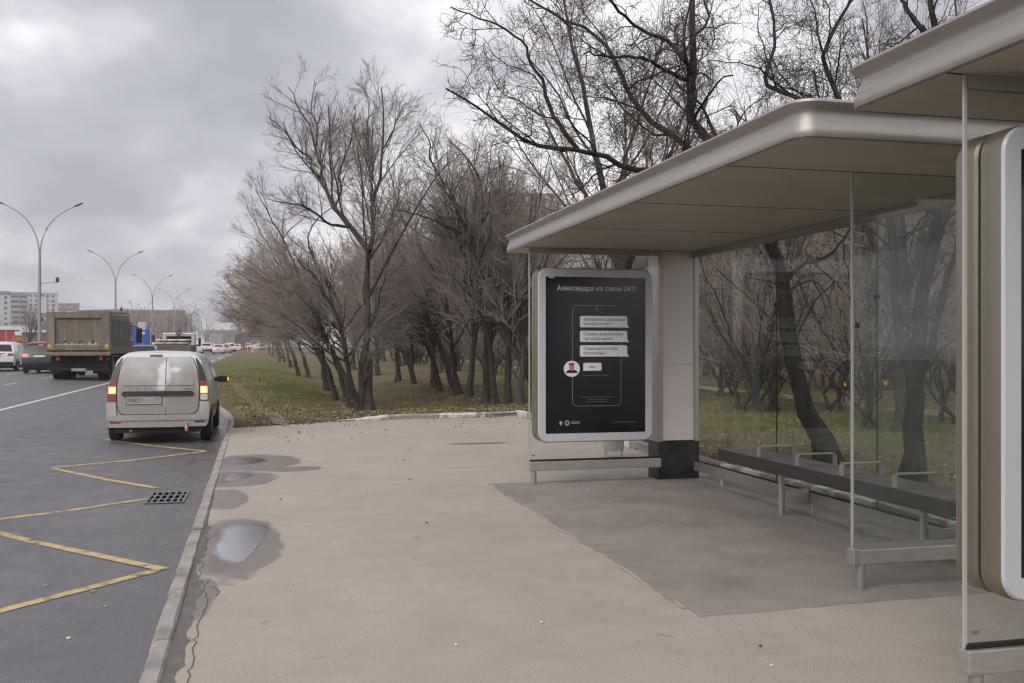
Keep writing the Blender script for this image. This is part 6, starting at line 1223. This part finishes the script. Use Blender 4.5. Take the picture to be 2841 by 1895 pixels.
# ---- red shop pavilion across the road
mat('shop_red', (0.42, 0.045, 0.045), .6, var=.1, vs=.5); mat('letter_orange', (0.70, 0.33, 0.06), .5)
c = at_px(22, 962, 121); pv = empty('shop_pavilion', (c[0], c[1], .2), radians(8), 'low red shop pavilion with orange lettering across the road', 'shop')
MB().box(-6, 2.4, 0, 5, -.5, 3.45).build('wall', 'shop_red', pv); MB().box(-6.1, 2.5, -.15, 5.1, 3.45, 3.95).build('roof_band', 'sign_white', pv)
for x in (-2.4, -.2): MB().box(x - .05, x + .05, -.03, 0, -.2, 3.45).build('wall_joint', 'sign_grey', pv)
MB().box(.75, 1.75, -.08, 0, 2.75, 3.3).build('white_badge', 'sign_white', pv, bevel=.05)
for q_, ch in enumerate('МАГ'): text_mesh(ch, .85, 'letter_orange', 'lettering', pv, (.45 + .58 * q_, -.06, 2.02), ext=.02)
kx = gp(118, 128); kk = empty('kiosk', kx, 0, 'dark grey kiosk with pale roof beside the red pavilion', 'kiosk'); MB().box(-2.2, 2.2, 0, 3, 0, 2.9).build('wall', 'block_pink', kk); MB().box(-2.4, 2.4, -.3, 3.2, 2.9, 3.2).build('roof', 'sign_white', kk); MB().box(-1.6, .2, -.05, 0, 1, 2.3).build('window', 'win_dark', kk)
kx = gp(96, 118); kk = empty('hut', kx, 0, 'brown low hut by the bare tree across the road', 'hut'); MB().box(-1.4, 1.4, 0, 2.5, 0, 3.3).build('wall', 'brick_brown', kk); MB().box(-1.6, 1.6, -.2, 2.7, 3.3, 3.6).build('roof', 'sign_white', kk)
c = gp(78, 113); plant('bare_tree', PROTO['vase'], (c[0], c[1], .2), 1.0, .75, 'bare tree in front of the red shop pavilion')
for px, d, sc in ((112, 300, 1.9), (150, 310, 1.8), (235, 330, 1.6), (20, 330, 1.5)): c = gp(px, d); plant('bare_tree', PROTO['spread'], (c[0], c[1], 0), px * .1, sc, 'bushy bare tree standing before the white apartment blocks', 'trees before the white blocks', 'twig')
# ---- far woods along the road: one mass
rg = np.random.default_rng(77); tv, tq, off = [], [], 0; far_lv = [dict(LV[0], k=6, m=3, n=2, lref=None), dict(LV[1], k=4, m=3, n=1, rmin=.022, lref=None), dict(LV[2], k=3, n=1, m=3, rmin=.018, lref=None)]
far_m = [tree_meshes('far%d' % i, 90 + i, generic(90 + i, 9, 1, (0, 0), 2.8, 2.2, .16), [dict(far_lv[0], part='crown'), far_lv[1], far_lv[2]]) for i in range(3)]
FM = []
for a, b_ in far_m:
    vs, qs, o_ = [], [], 0
    for me in (a, b_):
        v = np.zeros(len(me.vertices) * 3, np.float32); me.vertices.foreach_get('co', v); q = np.zeros(len(me.loops), np.int32); me.loops.foreach_get('vertex_index', q); vs.append(v.reshape(-1, 3)); qs.append(q.reshape(-1, 4) + o_); o_ += len(vs[-1])
    FM.append((np.vstack(vs), np.vstack(qs)))
SPOT = [(rg.uniform(290, 545), rg.uniform(250, 430)) for _ in range(30)] + [(rg.uniform(520, 740), rg.uniform(300, 460)) for _ in range(16)] + [(rg.uniform(-20, 300), rg.uniform(200, 330)) for _ in range(8)]
for px, d in SPOT:
    c = at_px(px, 962, d); i = int(rg.integers(0, 3)); s = rg.uniform(1.0, 1.45) * (1.1 if px < 600 else .9) * (.55 if px < 290 else 1); a = rg.uniform(0, 6.28); v, q = FM[i]
    ca_, sa_ = cos(a), sin(a); w_ = np.stack([v[:, 0] * ca_ - v[:, 1] * sa_, v[:, 0] * sa_ + v[:, 1] * ca_, v[:, 2]], 1) * s + np.array([c[0], c[1], .4]); tv.append(w_); tq.append(q + off); off += len(w_)
tag(link('far_woods', np_mesh('far_woods', np.vstack(tv), np.vstack(tq)), 'twig'), 'brown strip of leafless woods along the far road', 'woods', None, 'stuff')
tv, tq, off = [], [], 0
for k in range(55):
    x, y = rg.uniform(14, 80), rg.uniform(75, 175); i = int(rg.integers(0, 3)); a = rg.uniform(0, 6.28); v, q = FM[i]; s = np.array([rg.uniform(.7, 1.1), 0, rg.uniform(.3, .75)]); s[1] = s[0]
    ca_, sa_ = cos(a), sin(a); w_ = np.stack([v[:, 0] * ca_ - v[:, 1] * sa_, v[:, 0] * sa_ + v[:, 1] * ca_, v[:, 2]], 1) * s + np.array([x, y, .2]); tv.append(w_); tq.append(q + off); off += len(w_)
tag(link('far_thicket', np_mesh('far_thicket', np.vstack(tv), np.vstack(tq)), 'twig'), 'dense brown thicket closing the view behind the lawn trees', 'thicket', None, 'stuff')
# ---- the moist air between the stop and the far houses
hz = bpy.data.materials.new('haze_air'); hz.use_nodes = True; MATS['haze_air'] = hz; nd, lk = hz.node_tree.nodes, hz.node_tree.links
for n in list(nd): nd.remove(n)
o_ = N(nd, 'ShaderNodeOutputMaterial'); pv_ = N(nd, 'ShaderNodeVolumePrincipled'); pv_.inputs['Color'].default_value = (0.97, 0.97, 0.985, 1); pv_.inputs['Density'].default_value = 0.0006; pv_.inputs['Anisotropy'].default_value = 0.2; lk.new(pv_.outputs[0], o_.inputs['Volume'])
tag(MB().box(-420, 420, -150, 960, -2.5, 60).build('haze', 'haze_air'), 'thin pale autumn haze over the street', 'haze', None, 'stuff')
